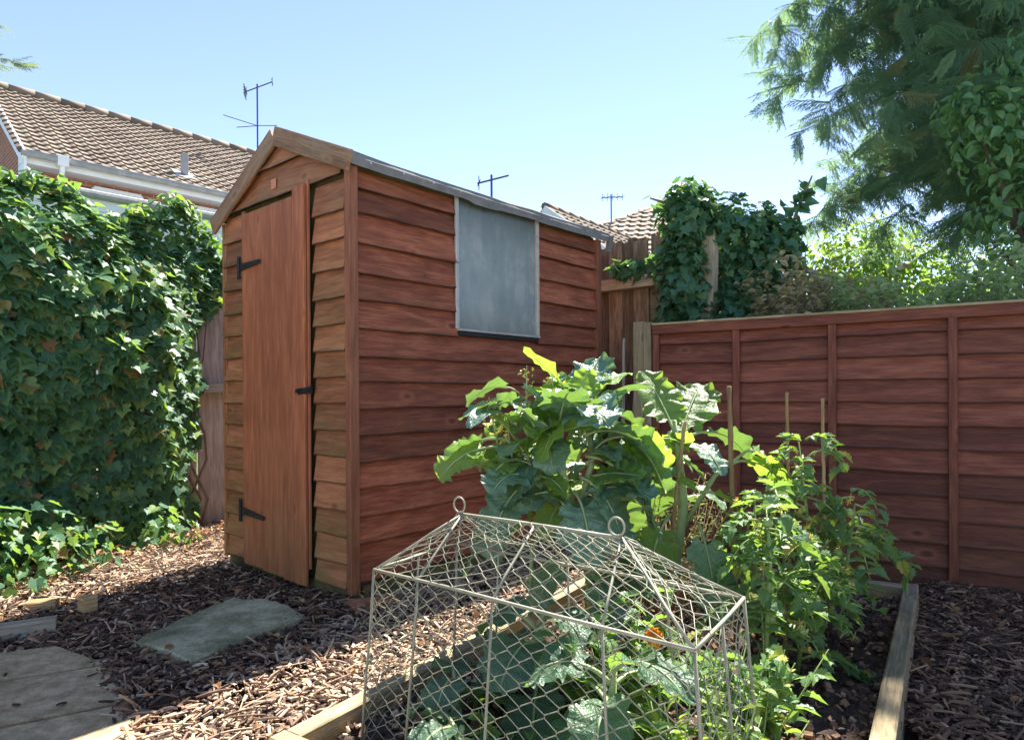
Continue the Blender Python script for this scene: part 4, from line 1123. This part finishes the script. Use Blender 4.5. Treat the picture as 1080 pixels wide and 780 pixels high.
def chips(mb, x, y, lmin, lmax, lift=.024, tilt=.27):
    n = len(x)
    z = lift * RS.rand(n) ** 1.0 + .010 * (1 + np.sin(x * 5.1 + y * 3) * np.sin(y * 6.3))
    az = RS.uniform(0, 2 * np.pi, n)
    Y0 = np.stack([np.cos(az), np.sin(az), RS.normal(size=n) * tilt], 1)
    Nn = A(0, 0, 1) + rvec(n) * tilt
    X, Y, Z = frames(Nn, Y0)
    L = lmin + (lmax - lmin) * RS.rand(n) ** 2.2
    W = L * RS.uniform(.15, .55, n); W = np.minimum(W, .0095); T = RS.uniform(.0015, .005, n)
    sp = RS.rand(n) < .07; L[sp] = RS.uniform(.05, .11, sp.sum()); W[sp] = RS.uniform(.003, .006, sp.sum())      # long splinters
    P = np.stack([x, y, z + .008 * sp], 1); h = RS.rand(n) < .5
    mb.scatter(CHIP, P[h], X[h], Y[h], Z[h], np.stack([W, L, T], 1)[h])
    mb.scatter(CHIP2, P[~h], Y[~h], X[~h], Z[~h], np.stack([L, W, T * 1.6], 1)[~h])
def area(n, x0, x1, y0, y1):
    x = RS.uniform(x0, x1, n); y = RS.uniform(y0, y1, n); return x, y
mul = MB()
x, y = area(90000, -2.7, .75, 1.05, 4.7)
ok = ~inpoly(x, y, shed_poly) & ~inpoly(x, y, bed_poly) & (y > -1.2 * x * .55)
stn = inpoly(x, y, stone_poly) & (RS.rand(len(x)) > .012); pth = inpoly(x, y, path_poly) & (RS.rand(len(x)) > .006)
ok &= ~stn & ~pth & ((x - LO[0]) * LN[0] + (y - LO[1]) * LN[1] > .02)
near = np.hypot(x, y); ok &= RS.rand(len(x)) < np.clip(1.25 - near * .18, .35, 1)
x, y = x[ok], y[ok]
# shed's cast shadow painted in as darker chips round the stone and door
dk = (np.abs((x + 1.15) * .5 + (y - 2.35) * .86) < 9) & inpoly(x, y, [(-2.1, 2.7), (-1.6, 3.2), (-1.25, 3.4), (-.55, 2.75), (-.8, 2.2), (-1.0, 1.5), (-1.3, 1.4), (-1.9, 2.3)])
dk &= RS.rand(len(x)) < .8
chips(mul, x[~dk], y[~dk], .006, .052)
o = mul.build('bark_mulch', M['chip']); o['kind'] = 'stuff'; tag(o, 'tan and brown bark chips spread over the ground round the shed and bed', 'mulch')
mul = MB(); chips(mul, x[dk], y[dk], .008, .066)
x, y = area(32000, 1.0, 3.0, 1.1, 3.1)
ok = ~inpoly(x, y, bed_poly) & ((x - FO[0]) * FN[0] + (y - FO[1]) * FN[1] > .0) & (x * dr[1] - y * dr[0] > BR1[0] * dr[1] - BR1[1] * dr[0])
chips(mul, x[ok], y[ok], .010, .075)  # shade of fence and tree put into the chip colour here
o = mul.build('shaded_mulch', M['shaded_chip']); o['kind'] = 'stuff'; tag(o, 'bark chips coloured dark for shade round the stone slab and along the low fence', 'mulch')
sb = MB(); x, y = area(12000, -.6, 1.7, .7, 3.2); ok = inpoly(x, y, bed_poly); x, y = x[ok], y[ok]
lt = (x < .35 + .1 * RS.randn(len(x))) & (RS.rand(len(x)) < .6)  # crumb colour paints the bed's sunlit left and shaded right
def crumbs(x, y, mat, name, label):
    mb = MB(); n = len(x); L = RS.uniform(.005, .022, n); P = np.stack([x, y, .072 + .012 * RS.rand(n) + .012 * np.sin(x * 23 + 1) * np.sin(y * 19)], 1)
    X, Y, Z = frames(A(0, 0, 1) + rvec(n) * .6, rvec(n)); mb.scatter(CHIP, P, X, Y, Z, np.stack([L * .7, L, L * RS.uniform(.3, .7, n)], 1))
    o = mb.build(name, mat); o['kind'] = 'stuff'; tag(o, label, 'soil crumbs')
crumbs(x[lt], y[lt], M['chip'], 'soil_crumbs', 'crumbs and chips coloured pale as sunlit on the left half of the raised bed soil')
crumbs(x[~lt], y[~lt], M['shaded_chip'], 'soil_crumbs', 'crumbs coloured dark for shade on the right half of the raised bed soil')
lit = MB()
x, y = area(950, -2.5, -.9, 2.3, 4.4); ok = ((x - LO[0]) * LN[0] + (y - LO[1]) * LN[1] > .15) & ~inpoly(x, y, shed_poly) & ((x - LO[0]) * LN[0] + (y - LO[1]) * LN[1] < .25 + .55 * RS.rand(len(x)))
x2, y2 = area(80, -1.5, .2, 1.5, 2.9); k2 = ~inpoly(x2, y2, bed_poly) & ~inpoly(x2, y2, shed_poly) & ~inpoly(x2, y2, stone_poly) & ~inpoly(x2, y2, path_poly)
x3, y3 = area(60, 1.2, 2.2, 1.3, 2.9); k3 = ~inpoly(x3, y3, bed_poly)
x = np.r_[x[ok], x2[k2], x3[k3]]; y = np.r_[y[ok], y2[k2], y3[k3]]; n = len(x)
X, Y, Z = frames(A(0, 0, 1) + rvec(n) * .45, rvec(n) * A(1, 1, .2)); lit.scatter(OVAL, np.stack([x, y, .035 + .03 * RS.rand(n)], 1), X, Y, Z, RS.uniform(.022, .052, n))
o = lit.build('leaf_litter', M['litter']); o['kind'] = 'stuff'; tag(o, 'dry orange-brown fallen leaves lying on the bark below the ivy', 'leaf litter')

# ------------------------------------------------------------ vegetables
def big_leaf(lm, sm, base, az, elev, pet, L, W, droop, roll=0.0, lobes=.13, ruffle=.085, nx=13, ny=26, prad=.006, notch=True):
    """stalk then a wavy blade along a drooping midrib"""
    base = np.asarray(base, float)
    d = A(math.cos(az) * math.cos(elev), math.sin(az) * math.cos(elev), math.sin(elev))
    m = 6; pts = [base]; dd = d.copy()
    for k in range(m):
        dd = nrm(dd + A(0, 0, -droop * .10)); pts.append(pts[-1] + dd * pet / m)
    sp = [p for p in pts]; rib = [pts[-1]]; nd = []
    for k in range(ny):
        dd = nrm(dd + A(0, 0, -droop * (.9 + .8 * k / ny) / ny)); nd.append(dd); rib.append(rib[-1] + dd * L / ny)
    nd.append(dd)
    sm.tube(sp + rib[1:-3], np.r_[np.linspace(prad, prad * .7, len(sp)), np.linspace(prad * .65, .0012, len(rib) - 4)], 6)
    side0 = nrm(np.cross(d, A(0, 0, 1)) + 1e-6); ph = RS.rand(5) * 6; r = RS.rand()
    V = []; G = []; ts = np.linspace(-1, 1, nx)
    for k in range(ny + 1):
        s_ = k / ny; t = nd[k]; side = nrm(side0 - t * (side0 @ t)); up = np.cross(side, t)
        c, s2 = math.cos(roll), math.sin(roll); side, up = side * c + up * s2, up * c - side * s2
        w = W * (math.sin(math.pi * min(1, (s_ * .93 + .045)) ** .80) ** .62)
        for x in ts:
            e = abs(x) ** 1.5
            wl = 1 + e * lobes * math.sin(s_ * 17 + ph[0] + (2 if x > 0 else 0)) + e * .07 * math.sin(s_ * 46 + ph[1] + x)
            h = W * (.10 * x * x + .10 * e * math.sin(s_ * 11 + ph[2] + 2.4 * x) + ruffle * e * (math.sin(s_ * 33 + ph[2] + 1.2 * x) + .6 * math.sin(s_ * 52 + ph[3])) + .03 * math.sin(s_ * 9 + x * 4 + ph[4]))
            p = rib[k] + side * (w * x * wl * .5) + up * h * .5 - t * (L * .10 * e if s_ < .5 else -L * .03 * e)
            V.append(p); G.append((s_, x, r))
    i, j = np.meshgrid(np.arange(ny), np.arange(nx - 1), indexing='ij')
    lm.add(V, np.stack([i * nx + j, i * nx + j + 1, (i + 1) * nx + j + 1, (i + 1) * nx + j], -1).reshape(-1, 4), G)

def flower_spike(sm, fm, base, top, n, size=.016):
    base, top = A(*base), A(*top); sm.tube([base, (base + top) / 2 + rvec(1)[0] * .008, top], [.004, .003, .0015], 5)
    t = RS.uniform(.35, 1.0, n); P = base + t[:, None] * (top - base) + rvec(n) * A(.016, .016, .006)
    X, Y, Z = frames(rvec(n) + A(0, -.4, .6), rvec(n)); fm.scatter(OVAL, P, X, Y, Z, size * RS.uniform(.7, 1.2, n))

def tkale(name, label, base): return thing(name, label, 'kale', base)
# tall kale behind the cage; stems branch low
k1 = tkale('kale_plant', 'big kale with broad blue-green leaves and pale thick stalk behind the cage', (.26, 2.02, .07))
lm, ym, sm, fm = MB(), MB(), MB(), MB()
B = A(.262, 2.02, .06)
sm.tube([B, A(.235, 2.02, .33), A(.175, 2.04, .52), A(.13, 2.05, .72), A(.11, 2.06, .86)], [.022, .021, .018, .013, .007], 8)
sm.tube([A(.20, 2.03, .46), A(.08, 2.03, .60), A(-.02, 2.04, .74)], [.013, .010, .006], 7)
sm.tube([A(.19, 2.03, .48), A(.24, 2.05, .65), A(.24, 2.08, .88)], [.013, .010, .006], 7)
sm.tube([A(.24, 2.0, .30), A(.15, 1.98, .47), A(.09, 1.97, .49), A(.055, 1.965, .42), A(.05, 1.96, .30)], [.010, .009, .008, .007, .006], 7)
# (x, y, z, azimuth, elevation, stalk, length, width, droop, roll, young)
KL = [(.20, 2.06, .80, 62, 58, .06, .26, .21, .35, .2, 0), (.18, 2.02, .78, 50, 66, .05, .17, .15, .2, -.3, 1), (.02, 2.04, .70, 190, 20, .12, .20, .17, .9, .5, 1),
      (.00, 2.04, .72, 170, 30, .10, .20, .15, 1.3, -.3, 0), (.06, 2.06, .78, 130, 45, .06, .22, .17, 1.2, .3, 0), (.10, 2.04, .76, 150, 55, .04, .15, .12, .9, .2, 1),
      (.22, 2.04, .76, 0, 22, .10, .30, .24, 1.3, .25, 0), (.24, 2.06, .80, 20, 30, .10, .27, .20, 1.4, -.2, 0), (.22, 2.02, .68, -15, 5, .10, .26, .20, 1.3, .2, 0),
      (.20, 2.00, .62, -40, 0, .08, .24, .2, 1.4, .1, 0), (.08, 2.0, .62, 205, 0, .10, .26, .22, 1.5, .2, 0), 
      (.18, 1.98, .58, 285, 0, .08, .22, .19, 1.5, -.1, 0), (.22, 2.0, .50, -25, -5, .12, .24, .2, 1.2, .1, 0),
      (.16, 2.1, .70, 90, 30, .08, .24, .2, 1.2, 0, 0), (.10, 2.1, .62, 120, 10, .1, .24, .2, 1.3, 0, 0), (.26, 2.08, .60, 45, 10, .1, .24, .2, 1.4, 0, 0),
      (.14, 2.03, .74, 230, 45, .05, .13, .11, .9, .5, 1), (.20, 2.0, .74, 300, 50, .05, .15, .12, .8, -.5, 1), (.05, 2.03, .66, 215, 35, .05, .14, .12, 1.0, .4, 1),
      (.02, 2.03, .52, 180, 0, .1, .22, .2, 1.4, 0, 0), (.26, 2.03, .44, 10, 0, .12, .22, .18, 1.3, 0, 0), (.13, 2.06, .84, 80, 60, .03, .13, .11, .5, .4, 0),
      (.27, 2.04, .72, -5, 35, .08, .2, .15, 1.2, .6, 1), (.30, 2.0, .58, -30, 10, .08, .18, .15, 1.4, .4, 0), (.22, 2.0, .40, 200, 0, .1, .2, .17, 1.2, .2, 0), (.2, 2.0, .36, -60, 0, .1, .2, .17, 1.2, .2, 0), (.1, 2.05, .5, 160, 0, .1, .2, .19, 1.4, .2, 0)]
for (x, y, z, az, el, pet, L, W, dr_, ro, yg) in KL:
    big_leaf(ym if yg else lm, sm, (x, y, z), R(az), R(el), pet, L * .78, W * .86, dr_, ro)
for k in range(52):      # small inner leaves
    z = RS.uniform(.5, .88); big_leaf(ym if RS.rand() < .5 else lm, sm, A(.12 + RS.uniform(-.12, .14), 2.02 + RS.uniform(-.06, .06), z), RS.uniform(0, 6.28), R(RS.uniform(0, 60)), .05, RS.uniform(.08, .15), RS.uniform(.07, .12), RS.uniform(.3, 1.3), RS.uniform(-.5, .5), nx=7, ny=10, prad=.003)
for k in range(22):      # upright leaves filling the head
    az = k * 2.4 + RS.uniform(-.4, .4); z = RS.uniform(.56, .82)
    big_leaf(ym if k % 6 == 0 else lm, sm, A(.13 + .09 * math.cos(az), 2.03 + .05 * math.sin(az), z), az, R(RS.uniform(25, 70)), .05, RS.uniform(.13, .19), RS.uniform(.11, .16), RS.uniform(.3, 1.1), RS.uniform(-.5, .5))
lm.build('foliage', M['kale'], k1, smooth=True); ym.build('young_foliage', M['kale_young'], k1, smooth=True)
for a, b in (((.05, 2.03, .74), (.045, 2.03, .955)), ((-.04, 2.03, .70), (-.07, 2.03, .86)), ((.14, 2.05, .8), (.12, 2.02, .93)), ((.0, 2.0, .66), (-.02, 1.98, .80))):
    fm = MB(); flower_spike(sm, fm, a, b, 26); fm.build('flower_spike', M['yellow'], k1)
sm.build('stem', M['stalk'], k1, smooth=True)

k2 = tkale('kale_plant', 'slimmer kale with a purple-grey stalk and backlit top leaves among the canes', (.50, 2.2, .07))
lm, ym, sm = MB(), MB(), MB()
sm.tube([A(.47, 2.2, .05), A(.53, 2.2, .30), A(.56, 2.2, .50), A(.545, 2.2, .66), A(.53, 2.2, .78)], [.017, .017, .015, .012, .007], 8)
sm.tube([A(.56, 2.2, .48), A(.50, 2.2, .62), A(.46, 2.2, .70)], [.011, .009, .005], 6)
sm.tube([A(.55, 2.2, .42), A(.66, 2.19, .60), A(.76, 2.18, .68)], [.009, .008, .004], 6)
K2 = [(.53, 2.2, .74, 120, 62, .05, .20, .16, .25, .2, 1), (.55, 2.2, .72, 55, 55, .06, .21, .19, .35, -.2, 1), (.57, 2.2, .72, 10, 35, .08, .18, .14, 1.1, .2, 0), (.48, 2.2, .70, 180, 35, .05, .15, .12, 1.2, .2, 0),
      (.50, 2.18, .70, 220, 20, .05, .14, .11, 1.2, .2, 1), (.56, 2.18, .70, 300, 20, .06, .13, .1, 1.0, 0, 0), (.70, 2.18, .63, 5, 40, .06, .19, .12, 1.3, .3, 1), (.76, 2.17, .68, -10, 25, .02, .12, .12, 1.4, -.2, 1),
      (.42, 2.15, .50, 190, 10, .1, .2, .16, 1.5, .2, 0), (.5, 2.12, .48, 230, 0, .08, .17, .13, 1.3, .3, 1), (.45, 2.12, .42, 215, -5, .1, .18, .15, 1.4, 0, 0), (.58, 2.1, .46, 275, -30, .08, .24, .15, .9, .2, 0),
      (.60, 2.15, .55, 330, 20, .06, .14, .1, 1.2, .3, 1), (.52, 2.22, .56, 90, 20, .08, .17, .14, 1.2, 0, 0), (.46, 2.2, .60, 170, 30, .06, .14, .1, 1.2, .4, 1), (.36, 2.1, .34, 200, 10, .06, .15, .12, 1.4, .3, 1)]
for (x, y, z, az, el, pet, L, W, dr_, ro, yg) in K2: big_leaf(ym if yg else lm, sm, (x, y, z), R(az), R(el), pet, L, W, dr_, ro)
for k in range(18):
    z = RS.uniform(.45, .76); big_leaf(ym if RS.rand() < .6 else lm, sm, A(.53 + RS.uniform(-.08, .08), 2.2 + RS.uniform(-.06, .06), z), RS.uniform(0, 6.28), R(RS.uniform(0, 60)), .05, RS.uniform(.06, .11), RS.uniform(.05, .08), RS.uniform(.3, 1.2), RS.uniform(-.5, .5), nx=5, ny=7, prad=.003)
lm.build('foliage', M['kale'], k2, smooth=True); ym.build('young_foliage', M['kale_young'], k2, smooth=True); sm.build('stem', M['stalk'], k2, smooth=True)

M['green_fruit'] = plain('green_tomato', (.26, .36, .10), .25, 0, .15, 10, 0)
def tomato(label, base, top, n, spread, seed_yellow=6, lowf=.30):
    t = thing('tomato_plant', label, 'tomato plant', base, 'tomato plants tied to canes'); base, top = A(*base), A(*top)
    lm, sm, fm = MB(), MB(), MB()
    mid = (base + top) / 2 + rvec(1)[0] * .03; sm.tube([base, mid, top - A(0, 0, .05)], [.007, .006, .002], 7)
    for k in range(n):
        f = lowf + (1 - lowf) * k / n; p = (base * (1 - f) ** 2 + 2 * f * (1 - f) * mid + top * f * f) + rvec(1)[0] * .012
        az = k * 2.4 + RS.uniform(-.5, .5); L = spread * RS.uniform(.6, 1.1) * (1.05 - .35 * f); el = R(RS.uniform(0, 45))
        d = A(math.cos(az) * math.cos(el), math.sin(az) * math.cos(el), math.sin(el)); pts = [p]; m = 8
        for j in range(m): d = nrm(d + A(0, 0, -.24)); pts.append(pts[-1] + d * L / m)
        pts = np.array(pts); sm.tube(pts, np.linspace(.004, .0012, m + 1), 5)
        for j in range(2, m + 1):
            tang = nrm(pts[j] - pts[j - 1]); side = nrm(np.cross(tang, A(0, 0, 1)))
            for sg in ((-1, 1) if j < m else (0,)):
                if RS.rand() < .12: continue
                dirv = nrm(side * sg * 1.0 + tang * (.55 if sg else 1.6) + A(0, 0, -.35) + rvec(1)[0] * .22)
                sz = L * RS.uniform(.22, .36) * (1.25 if sg == 0 else 1.0)
                X, Y, Z = frames((A(0, 0, 1) + rvec(1)[0] * .45)[None], dirv[None])
                lm.scatter(TOOTH, pts[j][None], X, Y, Z, np.array([sz]))
    lm.build('foliage', M['tomato'], t); sm.build('stem', M['tom_stalk'], t, smooth=True)
    for k in range(seed_yellow):
        f = RS.uniform(.4, .85); p = base + (top - base) * f + rvec(1)[0] * .035; m = 10
        X, Y, Z = frames(rvec(m) * .6 + A(0, -1, 0), rvec(m)); fm = MB(); fm.scatter(NARROW, np.repeat(p[None], m, 0), X, Y, Z, RS.uniform(.012, .022, m)); fm.build('flower', M['yellow'], t)
        q_ = base + (top - base) * RS.uniform(.35, .8) + rvec(1)[0] * .03; rr = RS.uniform(.010, .017)
        th_ = np.linspace(.05, math.pi - .05, 7); fr = MB(); fr.tube(np.stack([np.full(7, q_[0]), np.full(7, q_[1]), q_[2] + rr * np.cos(th_)], 1), rr * np.sin(th_), 10); fr.build('fruit', M['green_fruit'], t, smooth=True)
    return t
M['green_fruit'] = plain('green_tomato', (.26, .36, .10), .25, 0, .15, 10, 0)
tomato('leafy tomato plant beside the cage at the front of the row', (.66, 1.78, .07), (.70, 1.86, .62), 17, .23)
tomato('tall tomato plant on the middle canes in front of the red-brown panel', (.88, 2.12, .07), (.92, 2.16, .76), 20, .22)
tomato('bushy tomato plant leaning right over the bare soil', (.98, 2.16, .07), (1.10, 2.16, .56), 16, .24, lowf=.42)
tomato('low tomato plant drooping at the foot of the canes', (.80, 1.90, .07), (.85, 1.84, .42), 12, .20, 3, .15)
tomato('thin tomato plant between the kale stalk and the first cane', (.70, 2.02, .07), (.72, 2.0, .60), 12, .19, 3)

def cane(p0, p1, label, r=.0065):
    p0, p1 = A(*p0), A(*p1); n = 22; mb = MB(); pts = []; rad = []
    for k in range(n + 1):
        pts.append(p0 + (p1 - p0) * k / n + rvec(1)[0] * .0008); rad.append(r * (1.22 if k % 5 == 3 else 1.0) * (1.05 - .2 * k / n))
    mb.tube(pts, rad, 8); o = mb.build('bamboo_cane', M['cane'], origin=p0, smooth=True); return tag(o, label, 'cane', 'bamboo canes in the raised bed')
cane((.690, 2.08, .05), (.672, 2.08, .888), 'thick weathered cane right of the backlit kale leaves', .0085)
cane((.985, 2.40, .05), (.982, 2.40, .868), 'bamboo cane in the middle of the tomato plants', .007)
cane((1.135, 2.45, .05), (1.132, 2.45, .845), 'rightmost bamboo cane, before the panel batten', .007)
cane((.44, 2.06, .05), (.545, 2.12, .78), 'leaning brown cane crossing the slim kale stalk', .007)
cane((.80, 1.98, .05), (.79, 1.96, .50), 'short cane low among the tomato leaves', .006)

hb = thing('seeding_herb', 'wiry pale herb gone to seed between the two kales', 'herb', (.46, 2.42, .07)); lm, sm = MB(), MB()
for k in range(70):
    a = A(.50 + RS.uniform(-.12, .12), 2.45 + RS.uniform(-.12, .12), .07); b = a + A(RS.uniform(-.2, .2), RS.uniform(-.15, .15), RS.uniform(.28, .52)); sm.tube([a, (a + b) / 2 + rvec(1)[0] * .02, b], [.003, .002, .001], 4)
    m = 26; t = RS.uniform(.25, 1, m); Pp = a + t[:, None] * (b - a) + rvec(m) * .012; X, Y, Z = frames(rvec(m) + A(0, 0, .5), rvec(m)); lm.scatter(NARROW, Pp, X, Y, Z, RS.uniform(.014, .03, m))
lm.build('foliage', M['herb'], hb); sm.build('stem', M['cane'], hb, smooth=True)

def brassica(label, base, n, L, h, mat='brassica', tilt=(10, 60)):
    t = thing('brassica_plant', label, 'brassica', base, 'brassicas under the wire cage'); lm, sm = MB(), MB(); b = A(*base)
    sm.tube([b, b + A(0, 0, h * .5), b + A(.01, 0, h)], [.012, .011, .006], 7)
    for k in range(n):
        f = k / n; big_leaf(lm, sm, b + A(0, 0, h * (.2 + .75 * f)), k * 2.4 + RS.uniform(-.3, .3), R(tilt[0] + (tilt[1] - tilt[0]) * f), L * .4, L * RS.uniform(.8, 1.1), L * RS.uniform(.7, .95), RS.uniform(.9, 1.5), RS.uniform(-.3, .3), .10, .07)
    lm.build('foliage', M[mat], t, smooth=True); sm.build('stem', M['stalk'], t, smooth=True)
brassica('large blue-green brassica at the right under the cage', (.20, 1.40, .07), 11, .17, .24)
brassica('broad brassica near the back of the cage under the ridge', (.06, 1.66, .07), 11, .17, .26)
brassica('small brassica at the left foot of the cage', (-.12, 1.42, .07), 8, .12, .10)
brassica('young brassica in the front middle of the cage', (.02, 1.26, .07), 8, .12, .10)
brassica('brassica seedling beside the bed plank inside the cage', (-.14, 1.62, .07), 8, .11, .12)
brassica('pale young brassica at the bottom edge in the cage', (.12, 1.10, .07), 7, .10, .06)

def weed(label, c, n, r, h, mat='weed', tpl=OVAL, size=.03):
    t = thing('weed_plant', label, 'weed', c); lm, sm = MB(), MB(); c = A(*c)
    for k in range(n):
        a = c + A(RS.uniform(-r, r), RS.uniform(-r, r), 0) * .5; b = a + A(RS.uniform(-r, r), RS.uniform(-r, r), h * RS.uniform(.5, 1.1)); sm.tube([a, (a + b) / 2, b], [.003, .002, .001], 4)
        m = 12; tt = RS.uniform(.3, 1, m); Pp = a + tt[:, None] * (b - a); X, Y, Z = frames(A(0, 0, 1) + rvec(m) * .4, rvec(m) * A(1, 1, .3)); lm.scatter(tpl, Pp, X, Y, Z, size * RS.uniform(.6, 1.2, m))
    lm.build('foliage', M[mat], t); sm.build('stem', M['tom_stalk'], t, smooth=True)
weed('yellowish low weeds between the young brassicas in the cage', (.18, 1.18, .07), 16, .12, .16)
weed('bright green seedlings at the right end inside the cage', (.36, 1.22, .07), 26, .12, .26)
weed('leafy weeds along the right side of the cage', (.50, 1.45, .07), 26, .12, .26, 'tomato', TOOTH, .045)
weed('green shoots behind the ridge of the cage', (.28, 1.62, .07), 22, .14, .30, 'tomato', TOOTH, .05)
weed('low weeds at the front edge inside the cage', (-.02, 1.34, .07), 12, .10, .12)
weed('tiny seedling alone on the bare dark soil near the bed edge', (.965, 1.84, .075), 4, .02, .025, 'tomato', TOOTH, .022)
weed('small seedling on the dark soil right of the tomatoes', (.935, 1.98, .075), 4, .02, .025, 'tomato', TOOTH, .022)
fl = thing('orange_flower', 'single orange flower head under the right end of the cage', 'flower', (.30, 1.36, .07)); mb = MB(); c = A(.285, 1.36, .375)
d = rvec(70); d /= np.linalg.norm(d, axis=1)[:, None]; X, Y, Z = frames(d, rvec(70)); mb.scatter(OVAL, c + d * .010, X, Y, Z, RS.uniform(.014, .024, 70)); mb.build('petals', M['orange_petal'], fl)
mb = MB(); mb.tube([A(.30, 1.36, .07), A(.295, 1.36, .25), c], [.003, .003, .0025], 6); mb.build('stem', M['tom_stalk'], fl, smooth=True)

# ------------------------------------------------------------ wire cage
ca = A(-.315, 1.520, .475); cb = A(.277, 1.030, .475); cc = A(.443, 1.292, .475); cd = ca + (cc - cb)
fdir = nrm(cb - ca); bdir = cc - cb; CL = np.linalg.norm(cb - ca)
cage = thing('wire_cage', 'beige wire mesh cloche with hipped top and ring handles over young brassicas', 'wire cage', (ca + cc) / 2 * A(1, 1, 0) + A(0, 0, .08))
midA = (ca + cd) / 2; midB = (cb + cc) / 2
RZc = .592
r1 = midA + fdir * .150; r1[2] = RZc; r2_ = midA + fdir * .572; r2_[2] = RZc
cen = (ca + cb + cc + cd) / 4
def foot(p):
    d = p - cen; d[2] = 0; q_ = p + nrm(d) * .035; q_ = q_.copy(); q_[2] = .065; return q_
mb = MB()
def bar(a, b, r=.0032): mb.tube([a, a + (b - a) * .33 + rvec(1)[0] * .0012, a + (b - a) * .66 + rvec(1)[0] * .0012, b], r, 7)
loop = [ca, cb, cc, cd]
for i in range(4): bar(loop[i], loop[(i + 1) % 4], .0036)
bar(r1, r2_, .0040)
for e, r_ in ((ca, r1), (cd, r1), (cb, r2_), (cc, r2_)): bar(e, r_, .003)
fr = mb.build('frame', M['wire'], cage, smooth=True)
mb = MB()
for i in range(4): bar(foot(loop[i]), foot(loop[(i + 1) % 4]), .0036)
mb.build('base_frame', M['wire'], cage, smooth=True)
mb = MB()
ribs = [.145, .355, .60]
for t_, tr in zip(ribs, (.0, .5, 1.0)):
    top = r1 + (r2_ - r1) * tr
    for a, b in ((ca, cb), (cd, cc)):
        e = a + (b - a) * (t_ / .765); bar(top, e, .0028); f_ = e.copy(); f_ = f_ + (foot(e) - e); bar(e, f_, .0028)
for p in loop: bar(p, foot(p), .0032)
for a, b in ((ca, cd), (cb, cc)): e = (a + b) / 2; bar(e, foot(e), .0028)
mb.build('ribs', M['wire'], cage, smooth=True)
for p in (r1 - fdir * .01, r2_ - fdir * .012):
    mb = MB(); t_ = np.linspace(-.5 * math.pi, 1.62 * math.pi, 22); rr = .0175
    mb.tube(np.stack([p[0] + fdir[0] * rr * np.cos(t_), p[1] + fdir[1] * rr * np.cos(t_), p[2] + .021 + rr * np.sin(t_)], 1), .0023, 7); mb.build('ring_handle', M['wire'], cage, smooth=True)
wm = MB()
def mesh_panel(p00, p10, p11, p01, cw=.030, chh=.041):
    """twisted hexagonal wire on the patch p00-p10 (bottom) to p01-p11 (top)"""
    W_ = max(np.linalg.norm(p10 - p00), np.linalg.norm(p11 - p01)); Hh = np.linalg.norm((p01 + p11) / 2 - (p00 + p10) / 2)
    nc = max(2, int(round(W_ / cw))); nrw = max(2, int(round(Hh / (chh * .5)))); nn = nrm(np.cross(p10 - p00, p01 - p00)); ph = RS.rand(4) * 6
    def pt(u, v):
        p = (p00 * (1 - u) + p10 * u) * (1 - v) + (p01 * (1 - u) + p11 * u) * v
        w = .006 * math.sin(u * 5 + v * 4 + ph[0]) + .004 * math.sin(u * 13 - v * 9 + ph[1])
        return p + nn * w * min(1, 6 * u * (1 - u) + .1) + (p10 - p00) / W_ * .003 * math.sin(v * 7 + u * 3 + ph[2])
    for i in range(nc + 1):
        pts = []
        for j in range(nrw + 1):
            u = (i + .47 * (-1) ** (i + j)) / nc; u = min(1, max(0, u))
            for dv in (-.13, .13):
                v = (j + dv) / nrw
                if 0 <= v <= 1: pts.append(pt(u, v) + RS.normal(size=3) * .0008)
        if len(pts) > 2: wm.tube(np.array(pts), .00108, 4, cap=False, rnd=.5)
for i in range(4):
    a, b = loop[i], loop[(i + 1) % 4]; mesh_panel(foot(a), foot(b), b, a)
mesh_panel(ca, cb, r2_, r1); mesh_panel(cd, cc, r2_, r1)
mesh_panel(ca, cd, r1, r1 + A(0, .0005, 0)); mesh_panel(cb, cc, r2_ + A(0, .0005, 0), r2_)
wm.build('wire_mesh', M['wire'], cage, smooth=True)
